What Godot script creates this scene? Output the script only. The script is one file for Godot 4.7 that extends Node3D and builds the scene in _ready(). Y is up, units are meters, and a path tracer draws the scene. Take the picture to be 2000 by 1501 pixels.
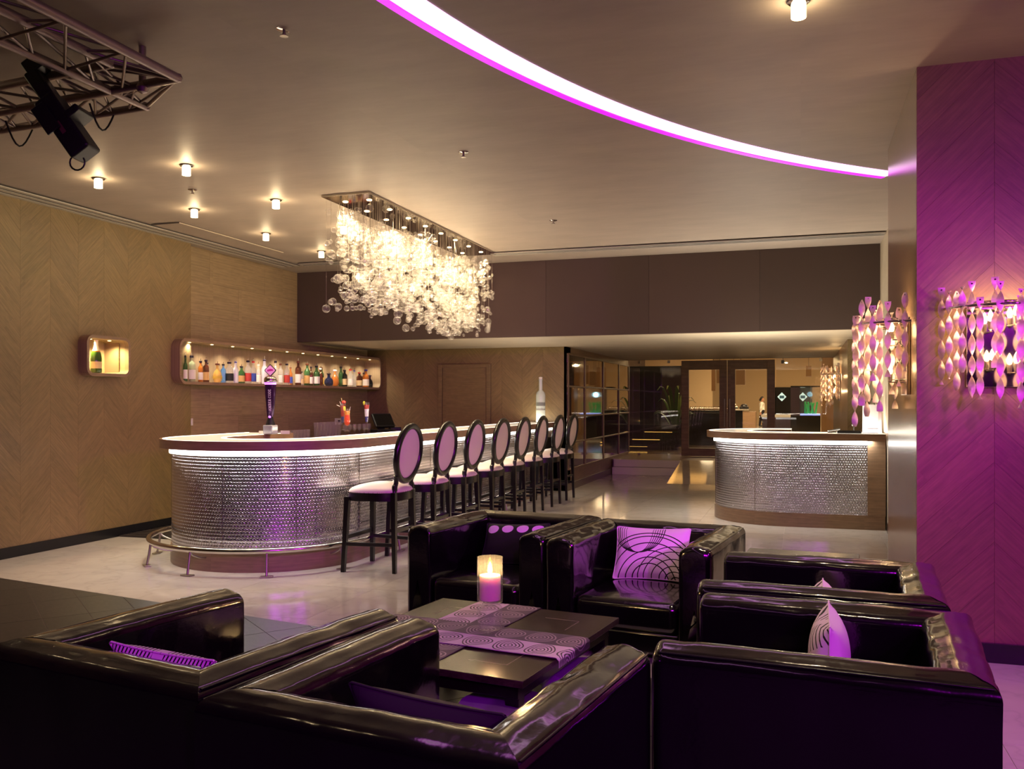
extends Node3D
# A hotel lounge bar at night: bar on the left, club chairs in front, reception on the right, restaurant behind glass doors.
# x runs right, depth d = -z runs into the room along the bar; the floor is y = 0.

const CEIL := 3.48
const SOFF := 2.41
var M := {}
var T := {}
var used := {}
var rng := RandomNumberGenerator.new()

# ------------------------------------------------------------------ mesh builder
class MB:
	var v := PackedVector3Array()
	var n := PackedVector3Array()
	var uv := PackedVector2Array()
	var idx := PackedInt32Array()
	var xf := Transform3D.IDENTITY

	func vert(p: Vector3, nn: Vector3, u := Vector2.ZERO) -> int:
		v.append(xf * p)
		n.append((xf.basis * nn).normalized())
		uv.append(u)
		return v.size() - 1

	func tri(a: int, b: int, c: int) -> void:
		var g := (v[b] - v[a]).cross(v[c] - v[a])
		if g.length_squared() < 1e-16:
			return
		if g.dot(n[a] + n[b] + n[c]) > 0.0:
			idx.append_array([a, c, b])
		else:
			idx.append_array([a, b, c])

	func quad4(a: int, b: int, c: int, d: int) -> void:
		tri(a, b, c)
		tri(a, c, d)

	# flat quad, its normal towards `out`
	func quad(a: Vector3, b: Vector3, c: Vector3, d: Vector3, out: Vector3, ua := Vector2(0, 0), ub := Vector2(1, 0), uc := Vector2(1, 1), ud := Vector2(0, 1)) -> void:
		var nn := (b - a).cross(c - a)
		if nn.length_squared() < 1e-14:
			nn = (c - a).cross(d - a)
		nn = nn.normalized()
		if nn.dot(out) < 0:
			nn = -nn
		quad4(vert(a, nn, ua), vert(b, nn, ub), vert(c, nn, uc), vert(d, nn, ud))

	func box(c: Vector3, s: Vector3) -> void:
		var h := s / 2.0
		for ax in 3:
			for sg in [-1.0, 1.0]:
				var nn := Vector3.ZERO
				nn[ax] = sg
				var a1: int = (ax + 1) % 3
				var a2: int = (ax + 2) % 3
				var q := []
				for k in [[-1, -1], [1, -1], [1, 1], [-1, 1]]:
					var p := c
					p[ax] += sg * h[ax]
					p[a1] += k[0] * h[a1]
					p[a2] += k[1] * h[a2]
					q.append(vert(p, nn, Vector2((k[0] + 1) * h[a1], (k[1] + 1) * h[a2])))
				quad4(q[0], q[1], q[2], q[3])

	# rounded box; round_all edges with radius r
	func rbox(c: Vector3, s: Vector3, r: float, k := 3) -> void:
		var h := s / 2.0
		r = minf(r, minf(h.x, minf(h.y, h.z)) * 0.999)
		var lat := []
		for i in k + 1:
			lat.append([-PI / 2 + PI / 2 * i / k, -1.0])
		for i in k + 1:
			lat.append([PI / 2 * i / k, 1.0])
		var lon := []
		for qd in 4:
			for i in k + 1:
				lon.append([PI / 2 * qd + PI / 2 * i / k, qd])
		var SX := [1.0, -1.0, -1.0, 1.0]
		var SZ := [1.0, 1.0, -1.0, -1.0]
		var rows := []
		for la in lat:
			var row := []
			for lo in lon:
				var nn := Vector3(cos(la[0]) * cos(lo[0]), sin(la[0]), cos(la[0]) * sin(lo[0]))
				var o := Vector3(SX[lo[1]] * (h.x - r), la[1] * (h.y - r), SZ[lo[1]] * (h.z - r))
				var p := c + o + nn * r
				row.append(vert(p, nn, Vector2(p.x + p.z, p.y)))
			rows.append(row)
		for i in rows.size() - 1:
			for j in lon.size():
				var j2: int = (j + 1) % lon.size()
				quad4(rows[i][j], rows[i][j2], rows[i + 1][j2], rows[i + 1][j])
		var st: int = k + 1
		quad4(rows[0][0], rows[0][st], rows[0][2 * st], rows[0][3 * st])
		var L: int = rows.size() - 1
		quad4(rows[L][0], rows[L][st], rows[L][2 * st], rows[L][3 * st])

	# tube through points
	func tube(pts: Array, r: float, seg := 8, closed := false, r_end := -1.0) -> void:
		var N: int = pts.size()
		var up := Vector3.ZERO
		var rows := []
		for i in N:
			var a: Vector3 = pts[(i - 1 + N) % N] if closed or i > 0 else pts[i]
			var b: Vector3 = pts[(i + 1) % N] if closed or i < N - 1 else pts[i]
			var t := (b - a).normalized()
			if up == Vector3.ZERO:
				up = Vector3.UP if absf(t.y) < 0.9 else Vector3.RIGHT
			up = (up - t * up.dot(t)).normalized()
			var sd := t.cross(up)
			var rr: float = r if r_end < 0 else lerpf(r, r_end, float(i) / (N - 1))
			var row := []
			for j in seg + 1:
				var an := TAU * j / seg
				var nn := up * cos(an) + sd * sin(an)
				row.append(vert(pts[i] + nn * rr, nn, Vector2(float(j) / seg, i)))
			rows.append(row)
		for i in (N if closed else N - 1):
			var i2: int = (i + 1) % N
			for j in seg:
				quad4(rows[i][j], rows[i][j + 1], rows[i2][j + 1], rows[i2][j])
		if not closed:
			for e in [0, N - 1]:
				var t2: Vector3 = (pts[0] - pts[1]).normalized() if e == 0 else (pts[N - 1] - pts[N - 2]).normalized()
				var c := vert(pts[e], t2)
				var prev := -1
				for j in seg + 1:
					var q := vert(xf.affine_inverse() * v[rows[e][j]], t2)
					if prev >= 0:
						tri(c, prev, q)
					prev = q

	# lathe a profile of (radius, height) round the y axis at c
	func lathe(prof: Array, seg := 20, c := Vector3.ZERO, crease := 0.75, sx := 1.0, sz := 1.0) -> void:
		var N: int = prof.size()
		var segn := []
		for i in N - 1:
			var dd: Vector2 = prof[i + 1] - prof[i]
			segn.append(Vector2(dd.y, -dd.x).normalized() if dd.length() > 1e-7 else Vector2(1, 0))
		var length := 0.0
		for i in N - 1:
			var na: Vector2 = segn[i]
			var nb: Vector2 = segn[i]
			if i > 0 and segn[i].dot(segn[i - 1]) > crease:
				na = (segn[i] + segn[i - 1]).normalized()
			if i < N - 2 and segn[i].dot(segn[i + 1]) > crease:
				nb = (segn[i] + segn[i + 1]).normalized()
			var step: float = (prof[i + 1] - prof[i]).length()
			var r0 := []
			var r1 := []
			for j in seg + 1:
				var an := TAU * j / seg
				var cs := Vector3(cos(an) * sx, 0, sin(an) * sz)
				var cn := Vector3(cos(an) / sx, 0, sin(an) / sz).normalized()
				r0.append(vert(c + cs * prof[i].x + Vector3(0, prof[i].y, 0), cn * na.x + Vector3(0, na.y, 0), Vector2(float(j) / seg, length)))
				r1.append(vert(c + cs * prof[i + 1].x + Vector3(0, prof[i + 1].y, 0), cn * nb.x + Vector3(0, nb.y, 0), Vector2(float(j) / seg, length + step)))
			length += step
			for j in seg:
				quad4(r0[j], r0[j + 1], r1[j + 1], r1[j])

	# polygon in the xy plane extruded from z0 to z1
	func prism(poly: PackedVector2Array, z0: float, z1: float, us := 1.0, uo := Vector2.ZERO, ud := Vector2(1, 0)) -> void:
		var t := Geometry2D.triangulate_polygon(poly)
		var w := Vector2(-ud.y, ud.x)
		for zz in [[z0, -1.0], [z1, 1.0]]:
			var base := v.size()
			for p in poly:
				vert(Vector3(p.x, p.y, zz[0]), Vector3(0, 0, zz[1]), Vector2(p.dot(ud), p.dot(w)) * us + uo)
			for i in range(0, t.size(), 3):
				tri(base + t[i], base + t[i + 1], base + t[i + 2])
		var ccw := not Geometry2D.is_polygon_clockwise(poly)
		for i in poly.size():
			var a := poly[i]
			var b := poly[(i + 1) % poly.size()]
			var e := (b - a).normalized()
			var nn := Vector3(e.y, -e.x, 0) if ccw else Vector3(-e.y, e.x, 0)
			var u0 := Vector2(a.dot(ud), a.dot(w)) * us + uo
			var u1 := Vector2(b.dot(ud), b.dot(w)) * us + uo
			quad4(vert(Vector3(a.x, a.y, z0), nn, u0), vert(Vector3(b.x, b.y, z0), nn, u1), vert(Vector3(b.x, b.y, z1), nn, u1), vert(Vector3(a.x, a.y, z1), nn, u0))

	# grid of points with normals worked out from neighbours
	func grid(pts: Array, uvs: Array, flip := false, wrap := false) -> void:
		var R: int = pts.size()
		var C: int = pts[0].size()
		var ids := []
		for i in R:
			var row := []
			for j in C:
				var du: Vector3 = pts[i][(j + 1) % C if wrap else mini(j + 1, C - 1)] - pts[i][(j - 1 + C) % C if wrap else maxi(j - 1, 0)]
				var dv: Vector3 = pts[mini(i + 1, R - 1)][j] - pts[maxi(i - 1, 0)][j]
				var nn := du.cross(dv)
				if nn.length_squared() < 1e-18:
					nn = Vector3.UP
				nn = nn.normalized()
				if flip:
					nn = -nn
				row.append(vert(pts[i][j], nn, uvs[i][j]))
			ids.append(row)
		for i in R - 1:
			for j in C - 1:
				quad4(ids[i][j], ids[i][j + 1], ids[i + 1][j + 1], ids[i + 1][j])

	func mesh() -> ArrayMesh:
		var a := []
		a.resize(Mesh.ARRAY_MAX)
		a[Mesh.ARRAY_VERTEX] = v
		a[Mesh.ARRAY_NORMAL] = n
		a[Mesh.ARRAY_TEX_UV] = uv
		a[Mesh.ARRAY_INDEX] = idx
		var m := ArrayMesh.new()
		m.add_surface_from_arrays(Mesh.PRIMITIVE_TRIANGLES, a)
		return m

# ------------------------------------------------------------------ node helpers
func P(x: float, y: float, d: float) -> Vector3:
	return Vector3(x, y, -d)

func numbered(called: String) -> String:
	if not used.has(called):
		used[called] = 0
		return called
	used[called] += 1
	return "%s_%03d" % [called, used[called]]

func tag(o: Node, label: String, category: String, group := "") -> Node:
	o.set_meta("label", label)
	o.set_meta("category", category)
	if group != "":
		o.set_meta("group", group)
	return o

func thing(called: String, label: String, category: String, at := Vector3.ZERO, turn := 0.0, group := "") -> Node3D:
	var o := Node3D.new()
	o.name = numbered(called)
	add_child(o)
	o.position = at
	o.rotation.y = turn
	tag(o, label, category, group)
	return o

func part(parent: Node, called: String, shape, m: Material, at := Transform3D.IDENTITY) -> MeshInstance3D:
	var o := MeshInstance3D.new()
	o.name = called
	o.mesh = shape.mesh() if shape is MB else shape
	o.material_override = m
	o.transform = at
	parent.add_child(o, true)
	return o

func solo(called: String, shape, m: Material, label: String, category: String, at := Transform3D.IDENTITY, group := "") -> MeshInstance3D:
	var o := part(self, numbered(called), shape, m, at)
	tag(o, label, category, group)
	return o

func struct(called: String, shape, m: Material) -> MeshInstance3D:
	var o := part(self, numbered(called), shape, m)
	o.set_meta("kind", "structure")
	return o

func sbox(called: String, m: Material, x0: float, x1: float, y0: float, y1: float, d0: float, d1: float) -> MeshInstance3D:
	return struct(called, boxm(x0, x1, y0, y1, d0, d1), m)

func boxm(x0: float, x1: float, y0: float, y1: float, d0: float, d1: float) -> MB:
	var b := MB.new()
	b.box(P((x0 + x1) / 2, (y0 + y1) / 2, (d0 + d1) / 2), Vector3(absf(x1 - x0), absf(y1 - y0), absf(d1 - d0)))
	return b

func rboxm(c: Vector3, s: Vector3, r: float, k := 3) -> MB:
	var b := MB.new()
	b.rbox(c, s, r, k)
	return b

func copy(o: Node3D, label := "", group := "") -> Node3D:
	var c: Node3D = o.duplicate()
	c.name = numbered(str(o.name).trim_suffix("_000"))
	add_child(c)
	if label != "":
		c.set_meta("label", label)
	if group != "":
		c.set_meta("group", group)
	return c

func V2(a: Array) -> Array:
	var o := []
	for p in a:
		o.append(Vector2(p[0], p[1]))
	return o

func lathem(prof: Array, seg := 20, crease := 0.75) -> MB:
	var b := MB.new()
	b.lathe(V2(prof), seg, Vector3.ZERO, crease)
	return b

func tubem(pts: Array, r: float, seg := 8, closed := false) -> MB:
	var b := MB.new()
	b.tube(pts, r, seg, closed)
	return b

# ------------------------------------------------------------------ lights
func omni(parent: Node, at: Vector3, col: Color, e: float, size := 0.04) -> OmniLight3D:
	var l := OmniLight3D.new()
	l.name = "lamp_light"
	l.light_color = col
	l.light_energy = e
	l.light_size = size
	l.omni_range = 30.0
	l.omni_attenuation = 2.0
	l.shadow_enabled = true
	parent.add_child(l, true)
	l.position = at
	return l

func spot(parent: Node, at: Vector3, target: Vector3, col: Color, e: float, angle: float, blend := 0.6, size := 0.05) -> SpotLight3D:
	var l := SpotLight3D.new()
	l.name = "spot_light"
	l.light_color = col
	l.light_energy = e
	l.light_size = size
	l.spot_angle = angle
	l.spot_angle_attenuation = blend
	l.spot_range = 40.0
	l.spot_attenuation = 2.0
	l.shadow_enabled = true
	parent.add_child(l, true)
	var dir := (target - at).normalized()
	l.transform = Transform3D(Basis.looking_at(dir, Vector3.UP if absf(dir.y) < 0.98 else Vector3.RIGHT), at)
	return l

func area(parent: Node, at: Vector3, dir: Vector3, w: float, h: float, col: Color, e: float, upv := Vector3.UP) -> void:
	var l := AreaLight3D.new()
	l.name = "area_light"
	l.light_color = col
	l.light_energy = e
	l.area_size = Vector2(w, h)
	l.area_normalize_energy = true
	l.area_range = 30.0
	l.shadow_enabled = true
	parent.add_child(l, true)
	l.transform = Transform3D(Basis.looking_at(dir, upv), at)

# ------------------------------------------------------------------ materials
func tex(w: int, h: int, f: Callable) -> ImageTexture:
	var im := Image.create(w, h, false, Image.FORMAT_RGB8)
	for y in h:
		for x in w:
			im.set_pixel(x, y, f.call(x, y))
	return ImageTexture.create_from_image(im)

func noise(sd: int, fr: float, oct := 3) -> FastNoiseLite:
	var nz := FastNoiseLite.new()
	nz.seed = sd
	nz.noise_type = FastNoiseLite.TYPE_SIMPLEX_SMOOTH
	nz.frequency = fr
	nz.fractal_octaves = oct
	return nz

func mat(called: String, c: Color, rough := 0.6, metal := 0.0, spec := 0.5) -> StandardMaterial3D:
	var m := StandardMaterial3D.new()
	m.resource_name = called
	m.albedo_color = c
	m.roughness = rough
	m.metallic = metal
	m.metallic_specular = spec
	M[called] = m
	return m

func rgb(r: int, g: int, b: int, a := 255) -> Color:
	return Color(r / 255.0, g / 255.0, b / 255.0, a / 255.0)

func glow(called: String, c: Color, e: float, base := Color(0.9, 0.9, 0.9)) -> StandardMaterial3D:
	var m := mat(called, base, 0.4)
	m.emission_enabled = true
	m.emission = c
	m.emission_energy_multiplier = e
	return m

func pane(called: String, c: Color, alpha: float, rough := 0.02) -> StandardMaterial3D:
	var m := mat(called, Color(c.r, c.g, c.b, alpha), rough)
	m.transparency = BaseMaterial3D.TRANSPARENCY_ALPHA
	return m

func triplanar(m: StandardMaterial3D, s: Vector3, world := true) -> StandardMaterial3D:
	m.uv1_triplanar = true
	m.uv1_world_triplanar = world
	m.uv1_scale = s
	m.uv1_triplanar_sharpness = 8.0
	return m

func make_materials() -> void:
	var n1 := noise(3, 0.012, 4)
	var n2 := noise(8, 0.05, 3)
	# wood grain: streaks that run along u
	T.grain = tex(512, 512, func(x, y):
		var a := n1.get_noise_2d(x * 0.35, y * 4.0) * 0.10 + n2.get_noise_2d(x * 0.12, y * 5.0) * 0.03 + n1.get_noise_2d(x * 1.5 + 900.0, y * 1.5) * 0.05
		var k := clampf(0.90 + a, 0.0, 1.0)
		return Color(k, k * 0.985, k * 0.96))
	T.marble = tex(512, 512, func(x, y):
		var a := n1.get_noise_2d(x * 0.9, y * 0.9) * 0.025 + n2.get_noise_2d(x * 0.4 + y * 0.3, y * 0.4) * 0.01
		var vein := pow(1.0 - absf(n1.get_noise_2d(x * 0.7 + 400.0, y * 0.7)), 14.0) * 0.05
		var k := clampf(0.95 + a - vein, 0.0, 1.0)
		return Color(k, k * 0.99, k * 0.97))
	T.slate = tex(512, 512, func(x, y):
		var k := clampf(0.80 + n1.get_noise_2d(x * 1.2, y * 3.0) * 0.25 + n2.get_noise_2d(x * 2.0, y * 5.0) * 0.12, 0.0, 1.0)
		return Color(k, k, k))
	T.plaster = tex(512, 512, func(x, y):
		var k := clampf(0.94 + n1.get_noise_2d(x * 0.5, y * 1.3) * 0.04 + n2.get_noise_2d(x * 0.4, y * 1.8) * 0.015, 0.0, 1.0)
		return Color(k, k, k))
	T.weave = tex(256, 256, func(x, y):
		var k := clampf(0.86 + 0.08 * sin(x * TAU / 8.0) + 0.06 * sin(y * TAU / 8.0) + n2.get_noise_2d(x * 2.0, y * 2.0) * 0.08, 0.0, 1.0)
		return Color(k, k, k))
	T.crease = tex(512, 512, func(x, y):
		var k := 0.5 + n1.get_noise_2d(x * 0.55, y * 0.55) * 0.42 + n2.get_noise_2d(x * 0.9, y * 0.9) * 0.12
		return Color(k, k, k))
	# embossed sheet: staggered domes
	var hm := Image.create(96, 96, false, Image.FORMAT_RGB8)
	for y in 96:
		for x in 96:
			var best := 0.0
			for cc in [[0.25, 0.25], [0.75, 0.25], [0.0, 0.75], [0.5, 0.75], [1.0, 0.75]]:
				var q := Vector2(x / 96.0 - cc[0], y / 96.0 - cc[1])
				q.x = q.x - round(q.x)
				q.y = q.y - round(q.y)
				best = maxf(best, 1.0 - q.length_squared() / 0.042)
			var k := sqrt(maxf(best, 0.0))
			hm.set_pixel(x, y, Color(k, k, k))
	hm.bump_map_to_normal_map(9.0)
	T.emboss = ImageTexture.create_from_image(hm)

	mat("plaster", rgb(176, 162, 150), 0.55).albedo_texture = T.plaster
	triplanar(M.plaster, Vector3(0.35, 0.35, 0.35))
	mat("soffit", rgb(200, 186, 164), 0.5).albedo_texture = T.plaster
	triplanar(M.soffit, Vector3(0.3, 0.3, 0.3))
	mat("dark_wall", rgb(44, 38, 38), 0.7)
	mat("dark_carpet", rgb(30, 27, 28), 0.9)
	for i in 5:
		var k: float = [1.0, 0.972, 1.02, 0.988, 0.96][i]
		var m := mat("chevron_%d" % i, Color(0.565 * k, 0.478 * k, 0.325 * k), 0.42)
		m.albedo_texture = T.grain
		m.uv1_scale = Vector3(0.9, 2.2, 1)
		m.uv1_offset = Vector3(i * 0.23, i * 0.37, 0)
	mat("joint", rgb(126, 104, 76), 0.8)
	for i in 3:
		var k: float = [1.0, 0.96, 1.03][i]
		var m := mat("board_%d" % i, Color(0.66 * k, 0.575 * k, 0.44 * k), 0.5)
		m.albedo_texture = T.grain
		m.uv1_scale = Vector3(0.6, 1.6, 1)
		m.uv1_offset = Vector3(i * 0.31, i * 0.17, 0)
	for i in 2:
		var k: float = [1.0, 0.94][i]
		var m := mat("header_fabric_%d" % i, Color(0.355 * k, 0.285 * k, 0.26 * k), 0.9)
		m.albedo_texture = T.weave
		triplanar(m, Vector3(6, 6, 6))
	for i in 4:
		var k: float = [1.0, 0.975, 0.985, 0.955][i]
		var m := mat("marble_%d" % i, Color(0.87 * k, 0.845 * k, 0.82 * k), 0.07)
		m.albedo_texture = T.marble
		triplanar(m, Vector3(0.45, 0.45, 0.45))
		m.uv1_offset = Vector3(i * 0.37, i * 0.19, i * 0.53)
	mat("grout", rgb(168, 156, 146), 0.6)
	for i in 3:
		var k: float = [1.0, 0.9, 1.08][i]
		var m := mat("slate_%d" % i, Color(0.205 * k, 0.185 * k, 0.17 * k), 0.4)
		m.albedo_texture = T.slate
		m.uv1_scale = Vector3(1.3, 1.3, 1)
		m.uv1_offset = Vector3(i * 0.4, i * 0.2, 0)
	mat("slate_grout", rgb(120, 110, 100), 0.8)
	mat("skirting", rgb(22, 22, 26), 0.25)
	mat("skirting_brown", rgb(82, 62, 48), 0.35)
	mat("aluminium", rgb(206, 202, 196), 0.35, 0.6)
	mat("slot_dark", rgb(90, 84, 80), 0.6)
	var pl := mat("patent_leather", rgb(9, 8, 9), 0.13, 0.0, 0.8)
	pl.heightmap_enabled = true
	pl.heightmap_texture = T.crease
	pl.heightmap_scale = 0.10
	triplanar(pl, Vector3(1.6, 1.6, 1.6), false)
	pl.clearcoat_enabled = true
	pl.clearcoat = 0.5
	pl.clearcoat_roughness = 0.06
	mat("piping", rgb(10, 9, 10), 0.2)
	mat("chair_foot", rgb(24, 22, 22), 0.4)
	mat("black_wood", rgb(14, 10, 9), 0.28)
	mat("white_leather", rgb(216, 200, 190), 0.45)
	mat("stud", rgb(120, 100, 80), 0.3, 0.9)
	mat("veneer", rgb(150, 124, 100), 0.35).albedo_texture = T.grain
	M.veneer.uv1_scale = Vector3(0.8, 1.4, 1)
	mat("veneer_dark", rgb(158, 128, 102), 0.32).albedo_texture = T.grain
	M.veneer_dark.uv1_scale = Vector3(0.8, 1.4, 1)
	mat("veneer_tri", rgb(128, 100, 76), 0.4).albedo_texture = T.grain
	triplanar(M.veneer_tri, Vector3(0.9, 0.9, 0.9))
	mat("pillar_side", rgb(168, 142, 116), 0.2).albedo_texture = T.grain
	triplanar(M.pillar_side, Vector3(0.5, 0.5, 0.5))
	var em := mat("embossed_steel", rgb(206, 206, 214), 0.16, 1.0)
	em.normal_enabled = true
	em.normal_texture = T.emboss
	em.normal_scale = 0.6
	em.uv1_scale = Vector3(17, 17, 1)
	mat("steel", rgb(196, 190, 182), 0.16, 1.0)
	mat("brushed_steel", rgb(180, 172, 160), 0.35, 1.0)
	mat("mirror_plate", rgb(190, 180, 170), 0.04, 1.0)
	mat("smoked_mirror", rgb(128, 120, 108), 0.03, 1.0)
	mat("mirror_frame", rgb(116, 90, 66), 0.4)
	glow("led_white", Color(1.0, 0.985, 0.95), 4.0)
	glow("led_edge", Color(1.0, 0.96, 0.88), 2.2)
	glow("counter_top", Color(1.0, 0.94, 0.84), 0.42, rgb(236, 228, 216))
	M.counter_top.roughness = 0.12
	glow("ring_white", Color(1.0, 0.80, 1.0), 1.5)
	glow("ring_magenta", Color(0.92, 0.0, 1.0), 1.0, rgb(120, 20, 130))
	glow("lamp_frost", Color(1.0, 0.88, 0.66), 9.0)
	glow("lamp_warm", Color(1.0, 0.84, 0.56), 12.0)
	glow("flame", Color(1.0, 0.72, 0.3), 16.0)
	var wax := mat("wax", rgb(244, 226, 200), 0.5)
	wax.subsurf_scatter_enabled = true
	wax.subsurf_scatter_strength = 0.6
	wax.emission_enabled = false
	pane("clear_glass", Color(1, 1, 1), 0.012)
	pane("bubble_glass", Color(1.0, 0.97, 0.90), 0.045, 0.02)
	pane("door_glass", Color(0.75, 0.72, 0.62), 0.07, 0.0)
	mat("bubble_wire", rgb(160, 150, 135), 0.4, 0.7)
	var rib := mat("ribbon_glass", rgb(240, 226, 222), 0.3)
	rib.backlight_enabled = true
	rib.backlight = Color(0.66, 0.6, 0.55)
	mat("chrome", rgb(214, 208, 202), 0.08, 1.0)
	mat("truss_steel", rgb(146, 132, 130), 0.35, 0.75)
	mat("black_metal", rgb(18, 16, 22), 0.4)
	mat("black_plastic", rgb(16, 15, 17), 0.35)
	mat("white_plastic", rgb(225, 220, 210), 0.4)
	mat("rubber", rgb(38, 30, 24), 0.75)
	mat("paper_bag", rgb(238, 232, 234), 0.6)
	mat("paper_bag_side", rgb(214, 190, 206), 0.6)
	mat("table_top", rgb(66, 54, 46), 0.24).albedo_texture = T.slate
	triplanar(M.table_top, Vector3(0.8, 0.8, 0.8), false)
	mat("table_inlay", rgb(150, 136, 124), 0.3, 0.4)
	mat("pouf_satin", rgb(150, 96, 178), 0.22)
	mat("cushion_pink", rgb(236, 214, 232), 0.75)
	mat("cushion_black", rgb(26, 18, 30), 0.8)
	mat("stone_step", rgb(226, 214, 202), 0.2)
	mat("door_wood", rgb(146, 114, 86), 0.4).albedo_texture = T.grain
	triplanar(M.door_wood, Vector3(0.7, 0.7, 0.7))
	mat("cream_wall", rgb(222, 196, 158), 0.7)
	mat("black_gloss", rgb(14, 14, 16), 0.12)
	mat("dark_plum", rgb(58, 44, 58), 0.3)
	mat("leaf", rgb(40, 92, 34), 0.5)
	mat("skin", rgb(176, 122, 92), 0.5)
	mat("shirt", rgb(236, 230, 220), 0.8)
	mat("trousers", rgb(24, 24, 34), 0.8)
	mat("hair", rgb(22, 16, 14), 0.5)

# ------------------------------------------------------------------ the setting
# chevron planks: origin, direction along the wall, outward normal; columns of slanted planks, each its own part
func chevron(parent: Node, o: Vector3, along: Vector3, out: Vector3, W: float, H: float, cw: float, ph: float, hole := Rect2(), y0 := 0.0) -> void:
	var basis := Basis(along, Vector3.UP, out)
	if basis.determinant() < 0:
		basis = Basis(-along, Vector3.UP, out)
	var flip := basis.x.dot(along) < 0
	var room := PackedVector2Array([Vector2(0, y0), Vector2(W, y0), Vector2(W, H), Vector2(0, H)])
	var full := {}
	var cols := int(ceil(W / cw))
	var k := 1.0
	for i in cols:
		var sg := 1.0 if i % 2 == 0 else -1.0
		var rise := cw * k
		var yy := y0 - rise - ph
		while yy < H + rise:
			var s0 := i * cw
			var a := 0.0 if sg > 0 else rise
			var b := rise if sg > 0 else 0.0
			var g := 0.0007
			var poly := PackedVector2Array([Vector2(s0 + g, yy + a + g), Vector2(s0 + cw - g, yy + b + g), Vector2(s0 + cw - g, yy + b + ph - g), Vector2(s0 + g, yy + a + ph - g)])
			var inside := true
			for q in poly:
				inside = inside and q.x >= -0.001 and q.x <= W + 0.001 and q.y >= y0 and q.y <= H
				if hole.size.x > 0 and hole.grow(0.3).has_point(q):
					inside = false
			var ud := Vector2(1, sg * k).normalized()
			var m: Material = M["chevron_%d" % rng.randi_range(0, 4)]
			var sh := -1.0 if flip else 1.0
			if inside:
				var key := int(sg)
				if not full.has(key):
					var mb := MB.new()
					var lp := PackedVector2Array()
					for q in poly:
						lp.append(Vector2((q.x - s0) * sh, q.y - yy))
					mb.prism(lp, 0.0, 0.012, 1.0, Vector2.ZERO, Vector2(ud.x * sh, ud.y))
					full[key] = mb.mesh()
				part(parent, "plank", full[key], m, Transform3D(basis, o + along * s0 + Vector3.UP * yy))
			else:
				var got := Geometry2D.intersect_polygons(poly, room)
				var rest := []
				for q in got:
					if hole.size.x > 0:
						rest.append_array(Geometry2D.clip_polygons(q, PackedVector2Array([hole.position, hole.position + Vector2(hole.size.x, 0), hole.end, hole.position + Vector2(0, hole.size.y)])))
					else:
						rest.append(q)
				var mb := MB.new()
				for q in rest:
					if q.size() < 3:
						continue
					var area2 := 0.0
					for e in q.size():
						area2 += q[e].cross(q[(e + 1) % q.size()])
					if absf(area2) < 0.0004:
						continue
					var lp := PackedVector2Array()
					for c in q:
						lp.append(Vector2(c.x * sh, c.y))
					mb.prism(lp, 0.0, 0.012, 1.0, Vector2.ZERO, Vector2(ud.x * sh, ud.y))
				if mb.v.size() > 0:
					part(parent, "plank", mb, m, Transform3D(basis, o))
			yy += ph

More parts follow.
